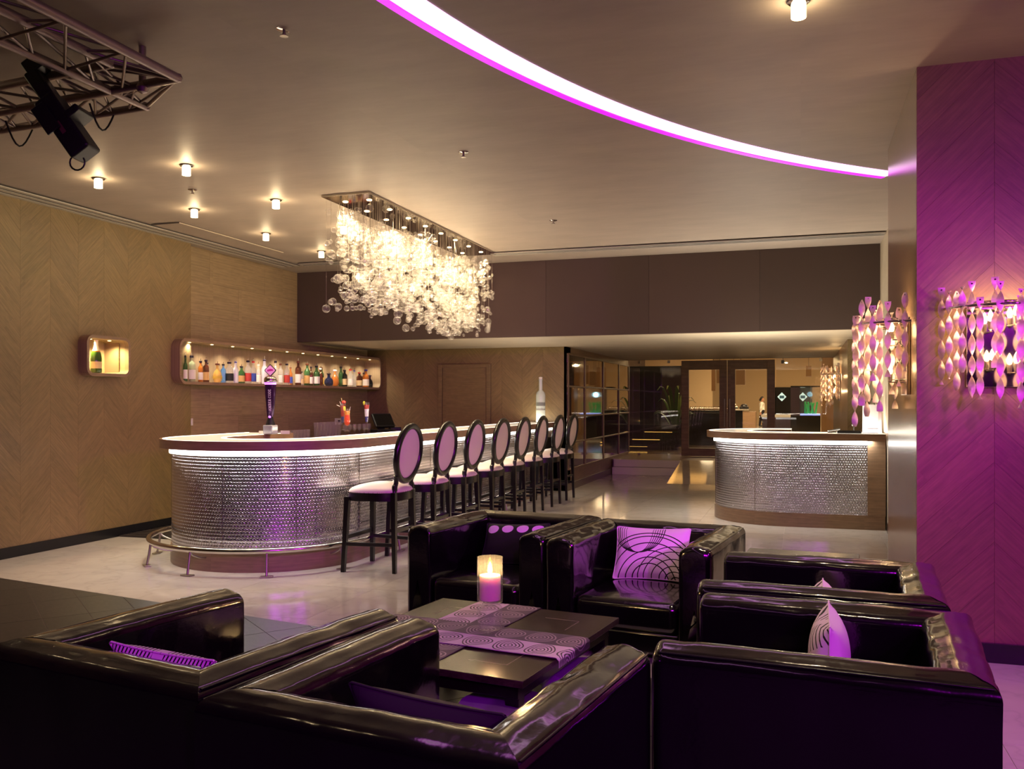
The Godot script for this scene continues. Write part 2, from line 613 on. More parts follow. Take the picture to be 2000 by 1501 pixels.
func build_shell() -> void:
	# floor slab and its tiles
	var fl := sbox("floor", M.grout, -7.6, 5.2, -0.3, -0.004, -4.2, 20.2)
	# white marble, square tiles along the room; left out inside the slate field
	var edge0 := Vector2(-6.469, 5.856)
	var edge1 := Vector2(-3.148, 5.258)
	var ed := (edge1 - edge0).normalized()
	var fa := edge0 - ed * 3.0
	var fb := edge0 + ed * 6.9
	var inn := Vector2(ed.y, -ed.x)
	if inn.y > 0:
		inn = -inn
	var field := PackedVector2Array([fa, fb, fb + Vector2(0.0, -0.05), fb + inn * 1.25, fa + inn * 4.5])
	if not Geometry2D.is_polygon_clockwise(field):
		field.reverse()
	var ts := 1.02
	for i in range(-8, 6):
		for j in range(2, 19):
			var x0 := i * ts - 0.18
			var d0 := j * ts + 0.3
			var g := 0.0012
			var sq := PackedVector2Array([Vector2(x0 + g, d0 + g), Vector2(x0 + ts - g, d0 + g), Vector2(x0 + ts - g, d0 + ts - g), Vector2(x0 + g, d0 + ts - g)])
			var keep := Geometry2D.intersect_polygons(sq, PackedVector2Array([Vector2(-7.45, -4.1), Vector2(5.1, -4.1), Vector2(5.1, 18.2), Vector2(-7.45, 18.2)]))
			for q in keep:
				for r in Geometry2D.clip_polygons(q, field):
					if Geometry2D.is_polygon_clockwise(r) != Geometry2D.is_polygon_clockwise(q) or r.size() < 3:
						continue
					var mb := MB.new()
					mb.xf = Transform3D(Basis(Vector3.RIGHT, Vector3.FORWARD, Vector3.UP), Vector3.ZERO)
					mb.prism(r, -0.02, 0.0)
					part(fl, "marble_tile", mb, M["marble_%d" % rng.randi_range(0, 3)])
	sbox("floor_near", M.dark_carpet, -7.45, 5.1, -0.004, 0.001, -4.1, 2.86)
	# slate field: tiles laid askew
	var bed := MB.new()
	bed.xf = Transform3D(Basis(Vector3.RIGHT, Vector3.FORWARD, Vector3.UP), Vector3.ZERO)
	bed.prism(field, -0.02, -0.0035)
	part(fl, "slate_bed", bed, M.slate_grout)
	var sa := Vector2(0.777, -0.629)
	var sb := Vector2(0.629, 0.777)
	var s := 0.60
	for i in range(-22, 22):
		for j in range(-22, 22):
			var o := Vector2(-5.911, 5.601) + sa * (i * s) + sb * (j * 0.295)
			var g := 0.002
			var sq := PackedVector2Array([o + sa * g + sb * g, o + sa * (s - g) + sb * g, o + sa * (s - g) + sb * (0.295 - g), o + sa * g + sb * (0.295 - g)])
			for q in Geometry2D.intersect_polygons(sq, field):
				var mid := Vector2.ZERO
				for c in q:
					mid += c / q.size()
				if mid.x < -6.6 or mid.x > 1.2 or mid.y < 3.4:
					continue
				var mb := MB.new()
				mb.xf = Transform3D(Basis(Vector3.RIGHT, Vector3.FORWARD, Vector3.UP), Vector3.ZERO)
				mb.prism(q, -0.018, 0.0, 1.0, Vector2.ZERO, sa)
				part(fl, "slate_tile", mb, M["slate_%d" % rng.randi_range(0, 2)])
	# ceiling with a slightly lower round field over the lounge
	sbox("ceiling", M.plaster, -7.6, 5.2, CEIL, CEIL + 0.3, -4.2, 12.3)
	var arc := PackedVector2Array()
	for i in 73:
		var a := lerpf(PI * 0.35, PI * 1.62, i / 72.0)
		var q := Vector2(4.55 + 7.28 * cos(a), 2.78 + 7.28 * sin(a))
		arc.append(Vector2(clampf(q.x, -7.4, 5.1), clampf(q.y, -4.1, 11.9)))
	arc.append(Vector2(5.1, -4.1))
	arc.append(Vector2(5.1, 9.9))
	var mb2 := MB.new()
	mb2.xf = Transform3D(Basis(Vector3.RIGHT, Vector3.FORWARD, Vector3.UP), Vector3.ZERO)
	var box_clip := Geometry2D.intersect_polygons(arc, PackedVector2Array([Vector2(-7.4, -4.1), Vector2(5.1, -4.1), Vector2(5.1, 11.9), Vector2(-7.4, 11.9)]))
	mb2.prism(box_clip[0], CEIL - 0.012, CEIL + 0.01)
	struct("ceiling_disc", mb2, M.plaster)
	# soffit over the entrance and its fabric-covered face
	sbox("ceiling_low", M.soffit, -7.6, 5.2, SOFF, CEIL, 12.14, 19.6)
	var head := sbox("wall_header", M.joint, -7.4, 0.95, SOFF + 0.001, CEIL, 12.1, 12.14)
	var px0 := -7.4
	var hx := [-7.4, -6.31, -4.86, -3.41, -1.96, -0.51, 0.95]
	for i in 6:
		var w: float = hx[i + 1] - hx[i]
		part(head, "fabric_panel", rboxm(P((hx[i] + hx[i + 1]) / 2, (SOFF + CEIL) / 2, 12.09), Vector3(w - 0.0015, CEIL - SOFF - 0.002, 0.05), 0.003, 2), M["header_fabric_%d" % (i % 2)])
	# left wall: thick chevron-clad wall with the champagne niche cut through its cladding
	var lw := sbox("wall_left", M.joint, -7.75, -7.42, 0, CEIL, -4.2, 14.5)
	var ny0 := 1.80
	var ny1 := 2.165
	var nd0 := 7.53
	var nd1 := 8.07
	for r in [[-4.2, nd0, 0.0, CEIL], [nd1, 9.3, 0.0, CEIL], [nd0, nd1, 0.0, ny0], [nd0, nd1, ny1, CEIL]]:
		part(lw, "wall_lining", boxm(-7.42, -7.22, r[2], r[3], r[0], r[1]), M.joint)
	chevron(lw, P(-7.22, 0, 5.30), Vector3(0, 0, -1), Vector3.RIGHT, 4.0, CEIL, 0.364, 0.19, Rect2(nd0 - 5.30, ny0, nd1 - nd0, ny1 - ny0), 0.1)
	sbox("baseboard_left", M.skirting, -7.22, -7.19, 0, 0.105, -4.1, 9.32)
	# recessed wall behind the bar, long boards with level grain
	for r in 8:
		for c in 5:
			var y0 := r * 0.435
			var d0 := 9.3 + c * 1.26 - (0.63 if r % 2 == 1 else 0.0)
			var a := maxf(d0, 9.3)
			var b := minf(d0 + 1.26, 14.42)
			if c == 4:
				b = 14.42
			var mb := MB.new()
			mb.xf = Transform3D(Basis(Vector3(0, 0, -1), Vector3.UP, Vector3.RIGHT), P(-7.42, 0, 0))
			mb.prism(PackedVector2Array([Vector2(a + 0.001, y0 + 0.001), Vector2(b - 0.001, y0 + 0.001), Vector2(b - 0.001, minf(y0 + 0.434, CEIL)), Vector2(a + 0.001, minf(y0 + 0.434, CEIL))]), 0, 0.02)
			part(lw, "panel", mb, M["board_%d" % rng.randi_range(0, 2)])
	# back wall of the bar with a flush door
	var bw := sbox("wall_back", M.joint, -7.6, -3.72, 0, SOFF, 14.42, 14.7)
	chevron(bw, P(-7.4, 0, 14.42), Vector3.RIGHT, Vector3(0, 0, 1), 3.64, SOFF, 0.364, 0.19, Rect2(1.375, 0.0, 0.98, 2.14), 0.9)
	var dr := sbox("door_1", M.veneer_tri, -6.02, -5.05, 0, 2.14, 14.405, 14.42)
	var leafm := rboxm(P(-5.535, 1.04, 14.40), Vector3(0.80, 2.08, 0.03), 0.004, 2)
	part(dr, "door_leaf", leafm, M.chevron_1)
	for sx in [-5.98, -5.09]:
		part(dr, "door_jamb", rboxm(P(sx, 1.07, 14.395), Vector3(0.075, 2.14, 0.05), 0.006, 2), M.chevron_4)
	part(dr, "door_head", rboxm(P(-5.535, 2.108, 14.395), Vector3(0.82, 0.062, 0.05), 0.006, 2), M.chevron_4)
	# side wall of the entrance with the mirror grid
	var mw := sbox("wall_mirror", M.veneer_tri, -3.98, -3.72, 0, SOFF, 14.7, 20.0)
	part(mw, "wall_end", boxm(-3.98, -3.72, 0, SOFF, 14.42, 14.7), M.chevron_2)
	sbox("baseboard_mirror", M.skirting_brown, -3.72, -3.695, 0, 0.12, 14.42, 18.0)
	var gd := [14.35, 15.66, 17.23, 18.79, 20.0]
	var gy := [0.36, 0.80, 1.24, 1.75, 2.29]
	for i in 4:
		for j in 4:
			var d0: float = gd[i] + 0.045
			var d1: float = gd[i + 1] - 0.045
			var y0: float = gy[j] + 0.012
			var y1: float = gy[j + 1] - 0.012
			var mb := MB.new()
			mb.xf = Transform3D(Basis(Vector3.UP, deg_to_rad([0.25, -0.3, 0.15, -0.2][(i + j) % 4])), P(-3.705, (y0 + y1) / 2, (d0 + d1) / 2))
			mb.rbox(Vector3.ZERO, Vector3(0.012, y1 - y0, d1 - d0), 0.004, 2)
			part(mw, "mirror_pane", mb, M.smoked_mirror)
	for i in 5:
		var w := 0.09 if i > 0 and i < 4 else 0.07
		part(mw, "mirror_bar", rboxm(P(-3.70, 1.325, clampf(gd[i], 14.45, 19.96)), Vector3(0.03, 1.95, w), 0.006, 2), M.mirror_frame)
	for j in 5:
		part(mw, "mirror_bar", rboxm(P(-3.70, gy[j], 17.2), Vector3(0.026, 0.026, 5.5), 0.005, 2), M.mirror_frame)
	# right side: near pillar, wall behind reception, far pilaster
	var pw := sbox("wall_right", M.pillar_side, 0.65, 5.2, 0, CEIL, 5.745, 7.54)
	chevron(pw, P(0.65, 0, 5.745), Vector3.RIGHT, Vector3(0, 0, 1), 1.64, CEIL, 0.41, 0.23, Rect2(), 0.0)
	sbox("baseboard_right", M.skirting, 0.645, 4.0, 0, 0.11, 5.705, 5.735)
	sbox("wall_reception", M.soffit, 0.95, 1.2, 0, CEIL, 7.54, 14.0)
	sbox("baseboard_reception", M.skirting, 0.935, 0.95, 0, 0.11, 7.55, 11.0)
	var pf := sbox("wall_pilaster", M.veneer_dark, 0.655, 1.2, 0, SOFF, 14.0, 20.0)
	chevron(pf, P(0.655, 0, 14.0), Vector3.RIGHT, Vector3(0, 0, 1), 0.295, SOFF, 0.295, 0.19, Rect2(), 1.0)
	# walls round the part of the room behind the camera
	sbox("wall_near", M.dark_wall, -7.6, 5.4, 0, CEIL, -4.4, -4.2)
	sbox("wall_far_right", M.dark_wall, 5.2, 5.4, 0, CEIL, -4.2, 5.75)
	# ceiling air slots
	for s2 in [[-7.21, -6.93, -4.0, 11.36, true], [-3.93, 0.94, 11.18, 11.38, false], [-6.85, -5.0, 11.18, 11.38, false]]:
		var t := struct("trim_slot", boxm(s2[0], s2[1], CEIL - 0.016, CEIL - 0.008, s2[2], s2[3]), M.slot_dark)
		for k in 3:
			var f: float = k / 2.0
			if s2[4]:
				var x: float = lerpf(s2[0] + 0.03, s2[1] - 0.03, f)
				part(t, "slot_rail", boxm(x - 0.028, x + 0.028, CEIL - 0.024, CEIL - 0.014, s2[2], s2[3]), M.aluminium)
			else:
				var dd: float = lerpf(s2[2] + 0.02, s2[3] - 0.02, f)
				part(t, "slot_rail", boxm(s2[0], s2[1], CEIL - 0.024, CEIL - 0.014, dd - 0.02, dd + 0.02), M.aluminium)
	# access hatch line by the left slot
	var ht := struct("trim_hatch", boxm(-6.90, -6.53, CEIL - 0.010, CEIL - 0.004, 8.23, 10.3), M.plaster)
	part(ht, "hatch_edge", boxm(-6.535, -6.523, CEIL - 0.016, CEIL - 0.006, 8.22, 10.3), M.soffit)
	part(ht, "hatch_edge", boxm(-6.90, -6.523, CEIL - 0.016, CEIL - 0.006, 8.218, 8.23), M.slot_dark)
	# steps and ramp up to the entrance doors
	var stp := sbox("floor_landing", M.stone_step, -3.72, 0.65, 0.0, 0.30, 18.3, 20.2)
	part(stp, "step", rboxm(P(-3.0, 0.075, 18.16), Vector3(1.36, 0.15, 0.32), 0.008, 2), M.stone_step)
	part(stp, "step", rboxm(P(-3.0, 0.226, 18.33), Vector3(1.36, 0.148, 0.34), 0.008, 2), M.stone_step)
	var rmp := MB.new()
	rmp.xf = Transform3D(Basis(Vector3(0, 0, -1), Vector3.UP, Vector3.RIGHT), Vector3.ZERO)
	rmp.prism(PackedVector2Array([Vector2(16.3, 0.0), Vector2(18.3, 0.0), Vector2(18.3, 0.30)]), -2.32, 0.65)
	struct("floor_ramp", rmp, M.marble_1)

# ------------------------------------------------------------------ counters: an outline of [point, outward normal, length] that shapes are offset from
func bar_line() -> Array:
	var o := []
	var c := Vector2(-4.91, 7.58)
	var r := 0.945
	var at := 0.0
	for i in 6:
		o.append([Vector2(c.x - r, lerpf(8.62, c.y, i / 5.0)), Vector2(-1, 0)])
	for i in range(1, 37):
		var a := PI + PI * i / 36.0
		o.append([c + Vector2(cos(a), sin(a)) * r, Vector2(cos(a), sin(a))])
	for i in range(1, 25):
		o.append([Vector2(c.x + r, lerpf(c.y, 14.40, i / 24.0)), Vector2(1, 0)])
	return with_length(o)

func desk_line() -> Array:
	var o := []
	var c := Vector2(-0.2, 12.03)
	var r := 0.88
	for i in 3:
		o.append([Vector2(lerpf(-0.12, c.x, i / 2.0), c.y + r), Vector2(0, 1)])
	for i in range(1, 33):
		var a := PI / 2 + PI * i / 32.0
		o.append([c + Vector2(cos(a), sin(a)) * r, Vector2(cos(a), sin(a))])
	for i in range(1, 9):
		o.append([Vector2(lerpf(c.x, 0.93, i / 8.0), c.y - r), Vector2(0, -1)])
	return with_length(o)

func with_length(o: Array) -> Array:
	var at := 0.0
	for i in o.size():
		if i > 0:
			at += (o[i][0] - o[i - 1][0]).length()
		o[i].append(at)
	return o

# band of the outline between offsets a (outer) and b (inner), heights y0..y1, from point i0 to i1
func band(line: Array, a: float, b: float, y0: float, y1: float, i0 := 0, i1 := -1) -> MB:
	var mb := MB.new()
	if i1 < 0:
		i1 = line.size() - 1
	var prev := []
	for i in range(i0, i1 + 1):
		var p: Vector2 = line[i][0]
		var nn: Vector2 = line[i][1]
		var u: float = line[i][2]
		var po := p + nn * a
		var pi := p + nn * b
		var n3 := Vector3(nn.x, 0, -nn.y)
		var cur := [
			mb.vert(P(po.x, y0, po.y), n3, Vector2(u, y0)), mb.vert(P(po.x, y1, po.y), n3, Vector2(u, y1)),
			mb.vert(P(po.x, y1, po.y), Vector3.UP, Vector2(u, 0)), mb.vert(P(pi.x, y1, pi.y), Vector3.UP, Vector2(u, a - b)),
			mb.vert(P(pi.x, y1, pi.y), -n3, Vector2(u, y1)), mb.vert(P(pi.x, y0, pi.y), -n3, Vector2(u, y0)),
			mb.vert(P(pi.x, y0, pi.y), Vector3.DOWN, Vector2(u, a - b)), mb.vert(P(po.x, y0, po.y), Vector3.DOWN, Vector2(u, 0))]
		if prev.size() > 0:
			for k in [0, 2, 4, 6]:
				mb.quad4(prev[k], cur[k], cur[k + 1], prev[k + 1])
		prev = cur
		if i == i0 or i == i1:
			var tdir: Vector2 = (line[mini(i + 1, line.size() - 1)][0] - line[maxi(i - 1, 0)][0]).normalized()
			if i == i0:
				tdir = -tdir
			mb.quad(P(po.x, y0, po.y), P(po.x, y1, po.y), P(pi.x, y1, pi.y), P(pi.x, y0, pi.y), P(tdir.x, 0, tdir.y))
	return mb

func build_counter(t: Node3D, line: Array, top: float, body: float, cuts: Array, deep: float) -> void:
	var fh := 0.082
	part(t, "core", band(line, -0.04, -0.30, 0.02, top - fh), M.veneer)
	part(t, "plinth", band(line, 0.0, -0.06, 0.0, 0.165), M.veneer)
	for k in cuts.size() - 1:
		part(t, "embossed_panel", band(line, -0.012, -0.035, 0.168, body, cuts[k], cuts[k + 1]), M.embossed_steel)
	for k in range(1, cuts.size() - 1):
		var q: Vector2 = line[cuts[k]][0] - line[cuts[k]][1] * 0.011
		part(t, "panel_joint", tubem([P(q.x, 0.168, q.y), P(q.x, body, q.y)], 0.004, 6), M.steel)
	part(t, "light_strip", band(line, 0.012, -0.04, body + 0.002, top - fh - 0.001), M.led_white)
	part(t, "fascia", band(line, 0.10, 0.075, top - fh, top), M.veneer_dark)
	part(t, "soffit_board", band(line, 0.075, -0.44, top - fh + 0.002, top - 0.03), M.veneer_dark)
	part(t, "glowing_top", band(line, 0.074, deep, top - 0.028, top - 0.002), M.counter_top)
	part(t, "edge_light", band(line, 0.072, 0.045, top - 0.01, top + 0.0005), M.led_edge)
	part(t, "edge_light", band(line, deep + 0.045, deep + 0.012, top - 0.01, top + 0.0005), M.led_edge)
	part(t, "inner_fascia", band(line, deep, deep - 0.02, top - fh, top), M.veneer_dark)

func rail_off(i: int) -> float:
	return 0.19 if i <= 30 else lerpf(0.19, 0.115, minf((i - 30) / 12.0, 1.0))

func build_bar() -> void:
	var line := bar_line()
	var t := thing("bar_counter", "long curved bar with embossed steel front and glowing white top", "bar counter")
	build_counter(t, line, 1.15, 1.015, [0, 12, 24, 32, 41, 47, 53, 59, 65], -0.50)
	for i in range(6, line.size() - 1, 4):
		var p: Vector2 = line[i][0] + line[i][1] * 0.06
		var tdir: Vector2 = (line[i + 1][0] - line[i - 1][0]).normalized()
		area(t, P(p.x, 1.062, p.y), Vector3(-line[i][1].x * 0.25, -1, line[i][1].y * 0.25).normalized(), 0.3, 0.03, Color(1, 0.98, 0.94), 0.16, P(line[i][1].x, 0, line[i][1].y))
	for i in [12, 20, 28, 36, 44, 48, 52, 56, 60, 64]:
		var p: Vector2 = line[i][0] - line[i][1] * 0.2
		area(t, P(p.x, 1.16, p.y), Vector3.UP, 0.4, 0.4, Color(1, 0.95, 0.86), 0.12 if i < 44 else 0.42, P(line[i][1].x, 0, line[i][1].y))
	# foot rail
	var fr := thing("foot_rail", "polished steel foot rail running round the base of the bar", "rail")
	var pts := []
	for i in range(5, line.size()):
		var q: Vector2 = line[i][0] + line[i][1] * rail_off(i)
		if i == 5:
			pts.append(P(q.x, 0.22, q.y + 0.35))
		pts.append(P(q.x, 0.22, q.y))
	part(fr, "rail_tube", tubem(pts, 0.024, 12), M.steel)
	for i in [8, 15, 22, 29, 36, 43, 47, 51, 55, 59, 63]:
		var p0: Vector2 = line[i][0]
		var nn: Vector2 = line[i][1]
		var ro := rail_off(i)
		var q := p0 + nn * ro
		var br := part(fr, "rail_bracket", tubem([P(p0.x, 0.12, p0.y), P((p0 + nn * ro * 0.4).x, 0.135, (p0 + nn * ro * 0.4).y), P((p0 + nn * ro * 0.85).x, 0.17, (p0 + nn * ro * 0.85).y), P(q.x, 0.20, q.y)], 0.009, 8), M.brushed_steel)
		var q2 := p0 + nn * (ro + 0.03)
		part(fr, "rail_foot", tubem([P(q.x, 0.20, q.y), P((q + nn * 0.012).x, 0.11, (q + nn * 0.012).y), P(q2.x, 0.012, q2.y)], 0.011, 8), M.brushed_steel)
		var pl := MB.new()
		pl.xf = Transform3D(Basis(Vector3.UP, atan2(nn.x, -nn.y)), P(q2.x, 0.006, q2.y))
		pl.rbox(Vector3.ZERO, Vector3(0.11, 0.011, 0.06), 0.004, 2)
		part(fr, "foot_plate", pl, M.brushed_steel)
	# rubber mat behind the bar end
	var mt := thing("rubber_mat", "dark ribbed rubber mat on the floor behind the bar end", "mat", P(-6.58, 0, 9.1))
	part(mt, "mat_base", rboxm(Vector3(0, 0.006, 0), Vector3(1.22, 0.012, 2.1), 0.004, 2), M.rubber)
	for i in 21:
		part(mt, "mat_rib", rboxm(Vector3(0, 0.014, -1.0 + i * 0.1), Vector3(1.18, 0.01, 0.05), 0.004, 1), M.rubber)
	# back-bar work counter under the shelf
	var bc := thing("back_bar_counter", "low dark work counter against the wall behind the bar", "counter")
	part(bc, "cabinet_body", boxm(-7.39, -6.86, 0.0, 0.88, 10.2, 14.38), M.veneer_dark)
	part(bc, "worktop", rboxm(P(-7.11, 0.90, 12.3), Vector3(0.56, 0.04, 4.2), 0.006, 2), M.black_gloss)
	for k in 6:
		part(bc, "cabinet_door", rboxm(P(-6.85, 0.46, 10.55 + k * 0.70), Vector3(0.02, 0.76, 0.68), 0.004, 1), M.veneer_tri)

func build_desk() -> void:
	var line := desk_line()
	var t := thing("reception_desk", "rounded reception desk with embossed steel front and glowing top", "desk")
	build_counter(t, line, 1.12, 0.985, [0, 9, 19, 30, 42], -0.46)
	part(t, "end_panel", boxm(0.74, 0.935, 0.165, 1.036, 11.136, 11.158), M.veneer)
	for i in range(8, line.size(), 4):
		var p: Vector2 = line[i][0] + line[i][1] * 0.06
		area(t, P(p.x, 1.032, p.y), Vector3(-line[i][1].x * 0.25, -1, line[i][1].y * 0.25).normalized(), 0.3, 0.03, Color(1, 0.98, 0.94), 0.24, P(line[i][1].x, 0, line[i][1].y))
	for i in [4, 10, 16, 22, 28, 34, 38, 41]:
		var p: Vector2 = line[i][0] - line[i][1] * 0.2
		area(t, P(p.x, 1.13, p.y), Vector3.UP, 0.35, 0.35, Color(1, 0.95, 0.86), 0.95, P(line[i][1].x, 0, line[i][1].y))
	# things on the desk
	var tr := thing("pen_tray", "flat black tray with rounded corners on the reception desk", "tray", P(0.54, 1.121, 11.2))
	part(tr, "tray_base", rboxm(Vector3(0, 0.014, 0), Vector3(0.27, 0.028, 0.16), 0.012, 3), M.black_plastic)
	part(tr, "tray_rim", tubem([Vector3(-0.125, 0.028, 0.07), Vector3(0.125, 0.028, 0.07), Vector3(0.125, 0.028, -0.07), Vector3(-0.125, 0.028, -0.07)], 0.005, 6, true), M.black_plastic)
	var cm := thing("desk_camera", "small round black camera on a short stalk on the reception desk", "camera", P(0.60, 1.121, 11.36))
	part(cm, "camera_base", lathem([[0, 0], [0.03, 0], [0.03, 0.012], [0.012, 0.02], [0, 0.02]], 16), M.black_plastic)
	part(cm, "stalk", tubem([Vector3(0, 0.015, 0), Vector3(0.002, 0.085, 0)], 0.005, 8), M.black_plastic)
	var head := part(cm, "camera_head", lathem([[0, -0.022], [0.016, -0.018], [0.024, 0], [0.016, 0.018], [0, 0.022]], 16), M.black_plastic, Transform3D(Basis.IDENTITY, Vector3(0, 0.10, 0)))
	part(head, "lens", lathem([[0, 0.0], [0.009, 0.0], [0.009, 0.004], [0, 0.005]], 12), M.chrome, Transform3D(Basis(Vector3.RIGHT, PI / 2), Vector3(0, 0, 0.022)))
	var st := thing("stapler", "slim black stapler lying on the reception desk top", "stapler", P(0.38, 1.121, 11.42), 0.4)
	part(st, "stapler_base", rboxm(Vector3(0, 0.006, 0), Vector3(0.15, 0.012, 0.03), 0.004, 2), M.black_plastic)
	part(st, "stapler_arm", rboxm(Vector3.ZERO, Vector3(0.15, 0.018, 0.028), 0.006, 2), M.black_plastic, Transform3D(Basis(Vector3.BACK, 0.16), Vector3(0, 0.032, 0)))
	var bg := thing("paper_bag", "white paper gift bag with black cord handles on the reception desk", "bag", P(0.80, 1.121, 11.32), -0.5)
	var mb := MB.new()
	mb.box(Vector3(0, 0.17, 0), Vector3(0.19, 0.34, 0.09))
	part(bg, "bag_body", mb, M.paper_bag)
	part(bg, "bag_gusset", boxm(0.0955, 0.0965, 0.002, 0.339, -0.044, 0.044), M.paper_bag_side)
	part(bg, "bag_flap", rboxm(Vector3(0.03, 0.03, 0.05), Vector3(0.14, 0.05, 0.012), 0.004, 2), M.paper_bag_side)
	for sz in [-1, 1]:
		var hp := []
		for k in 11:
			var a := PI * k / 10.0
			hp.append(Vector3(-cos(a) * 0.05, 0.335 + sin(a) * 0.075, sz * 0.046))
		part(bg, "cord_handle", tubem(hp, 0.004, 6), M.black_plastic)

# ------------------------------------------------------------------ bar stools
func build_stools() -> void:
	var t := thing("bar_stool", "", "stool", P(-3.565, 0, 7.27), 0.0, "bar stools in a row along the bar")
	# local: the bar is towards -x, width runs along z
	var wood: Material = M.black_wood
	for sz in [-1.0, 1.0]:
		part(t, "leg", leg(Vector3(-0.235, 0.66, sz * 0.245), Vector3(-0.26, 0.0, sz * 0.28), 0.046, 0.034), wood)
		part(t, "leg", leg(Vector3(0.185, 0.70, sz * 0.19), Vector3(0.205, 0.0, sz * 0.215), 0.046, 0.032), wood)
		part(t, "stretcher", bar2(Vector3(-0.25, 0.245, sz * 0.265), Vector3(0.198, 0.245, sz * 0.205), 0.022, 0.032), wood)
		# back posts sweep from the seat into the oval
		part(t, "back_post", tubem([Vector3(0.183, 0.66, sz * 0.185), Vector3(0.186, 0.73, sz * 0.178), Vector3(0.192, 0.785, sz * 0.155), Vector3(0.204, 0.85, sz * 0.185)], 0.022, 10), wood)
		part(t, "post_scroll", rboxm(Vector3(0.187, 0.735, sz * 0.176), Vector3(0.046, 0.07, 0.046), 0.018, 3), wood)
	part(t, "stretcher", bar2(Vector3(-0.255, 0.30, -0.265), Vector3(-0.255, 0.30, 0.265), 0.026, 0.036), wood)
	part(t, "stretcher", bar2(Vector3(0.197, 0.36, -0.20), Vector3(0.197, 0.36, 0.20), 0.020, 0.030), wood)
	# seat: rounded trapezoid rail and a domed cushion
	var outline := []
	for k in 48:
		var a := TAU * k / 48.0
		var ca := cos(a)
		var sa := sin(a)
		var ex := signf(ca) * pow(absf(ca), 0.55)
		var ez := signf(sa) * pow(absf(sa), 0.55)
		var hw := lerpf(0.285, 0.235, (ex + 1) / 2)
		outline.append(Vector2(ex * 0.248 - 0.022, ez * hw))
	var rail := MB.new()
	var dome := MB.new()
	for k in 48:
		var a: Vector2 = outline[k]
		var b: Vector2 = outline[(k + 1) % 48]
		var na := Vector3(a.x, 0, a.y).normalized()
		var nb := Vector3(b.x, 0, b.y).normalized()
		var i0 := rail.vert(Vector3(a.x, 0.625, a.y), na)
		var i1 := rail.vert(Vector3(b.x, 0.625, b.y), nb)
		var i2 := rail.vert(Vector3(b.x, 0.695, b.y), nb)
		var i3 := rail.vert(Vector3(a.x, 0.695, a.y), na)
		rail.quad4(i0, i1, i2, i3)
		for yy in [[0.625, -1.0], [0.695, 1.0]]:
			rail.tri(rail.vert(Vector3(0, yy[0], 0), Vector3(0, yy[1], 0)), rail.vert(Vector3(a.x, yy[0], a.y), Vector3(0, yy[1], 0)), rail.vert(Vector3(b.x, yy[0], b.y), Vector3(0, yy[1], 0)))
	part(t, "seat_rail", rail, wood)
	var rows := []
	var uvs := []
	for i in 11:
		var f := i / 10.0
		var s := sin(f * PI / 2)
		var row := []
		var ur := []
		for k in 49:
			var q: Vector2 = outline[k % 48]
			var bulge := 1.0 + 0.03 * sin(f * PI)
			var sc := maxf(cos(f * PI / 2), 0.003)
			row.append(Vector3(q.x * sc * bulge, 0.697 + s * 0.082, q.y * sc * bulge) * Vector3(1, 1, 1))
			ur.append(Vector2(k / 48.0, f))
		rows.append(row)
		uvs.append(ur)
	dome.grid(rows, uvs, true)
	var seat := part(t, "seat_cushion", dome, M.white_leather)
	var studs := MB.new()
	for k in 96:
		var q: Vector2 = outline[k / 2].lerp(outline[(k / 2 + 1) % 48], 0.5 * (k % 2))
		studs.rbox(Vector3(q.x * 1.01, 0.70, q.y * 1.01), Vector3(0.008, 0.008, 0.008), 0.0039, 1)
	part(seat, "nail_trim", studs, M.stud).set_meta("kind", "stuff")
	# oval back, leaning away from the bar
	var lean := Transform3D(Basis(Vector3.BACK, -0.13), Vector3(0.207, 0.792, 0))
	var ring := []
	for k in 40:
		var a := TAU * k / 40.0
		ring.append(Vector3(0, 0.245 - cos(a) * 0.245, sin(a) * 0.245))
	var rm := MB.new()
	rm.xf = lean
	rm.tube(ring, 0.029, 10, true)
	part(t, "back_frame", rm, wood)
	for side in [-1.0, 1.0]:
		var pad := MB.new()
		pad.xf = lean
		var pr := []
		var pu := []
		for i in 8:
			var f := maxf(i / 7.0, 0.003)
			var row := []
			var ur := []
			for k in 41:
				var a := TAU * k / 40.0
				row.append(Vector3(side * 0.022 * cos(f * PI / 2), 0.245 - cos(a) * 0.228 * sin(f * PI / 2), sin(a) * 0.228 * sin(f * PI / 2)))
				ur.append(Vector2(k / 40.0, f))
			pr.append(row)
			pu.append(ur)
		pad.grid(pr, pu, side < 0)
		part(t, "back_pad", pad, M.white_leather)
	var names := ["nearest bar stool, standing by the rounded end of the bar", "second bar stool from the rounded end of the bar", "third bar stool from the rounded end of the bar", "fourth bar stool from the rounded end of the bar", "fifth bar stool counted from the rounded bar end", "sixth bar stool counted from the rounded bar end", "seventh bar stool, last but one before the mirror wall", "farthest bar stool, nearest to the mirror wall"]
	t.set_meta("label", "white oval-backed " + names[0])
	for i in range(1, 8):
		var c := copy(t, "white oval-backed " + names[i])
		c.position = P(-3.565 + 0.006 * sin(i * 2.3), 0, 7.27 + i * 0.857)
		c.rotation.y = 0.012 * sin(i * 1.7)

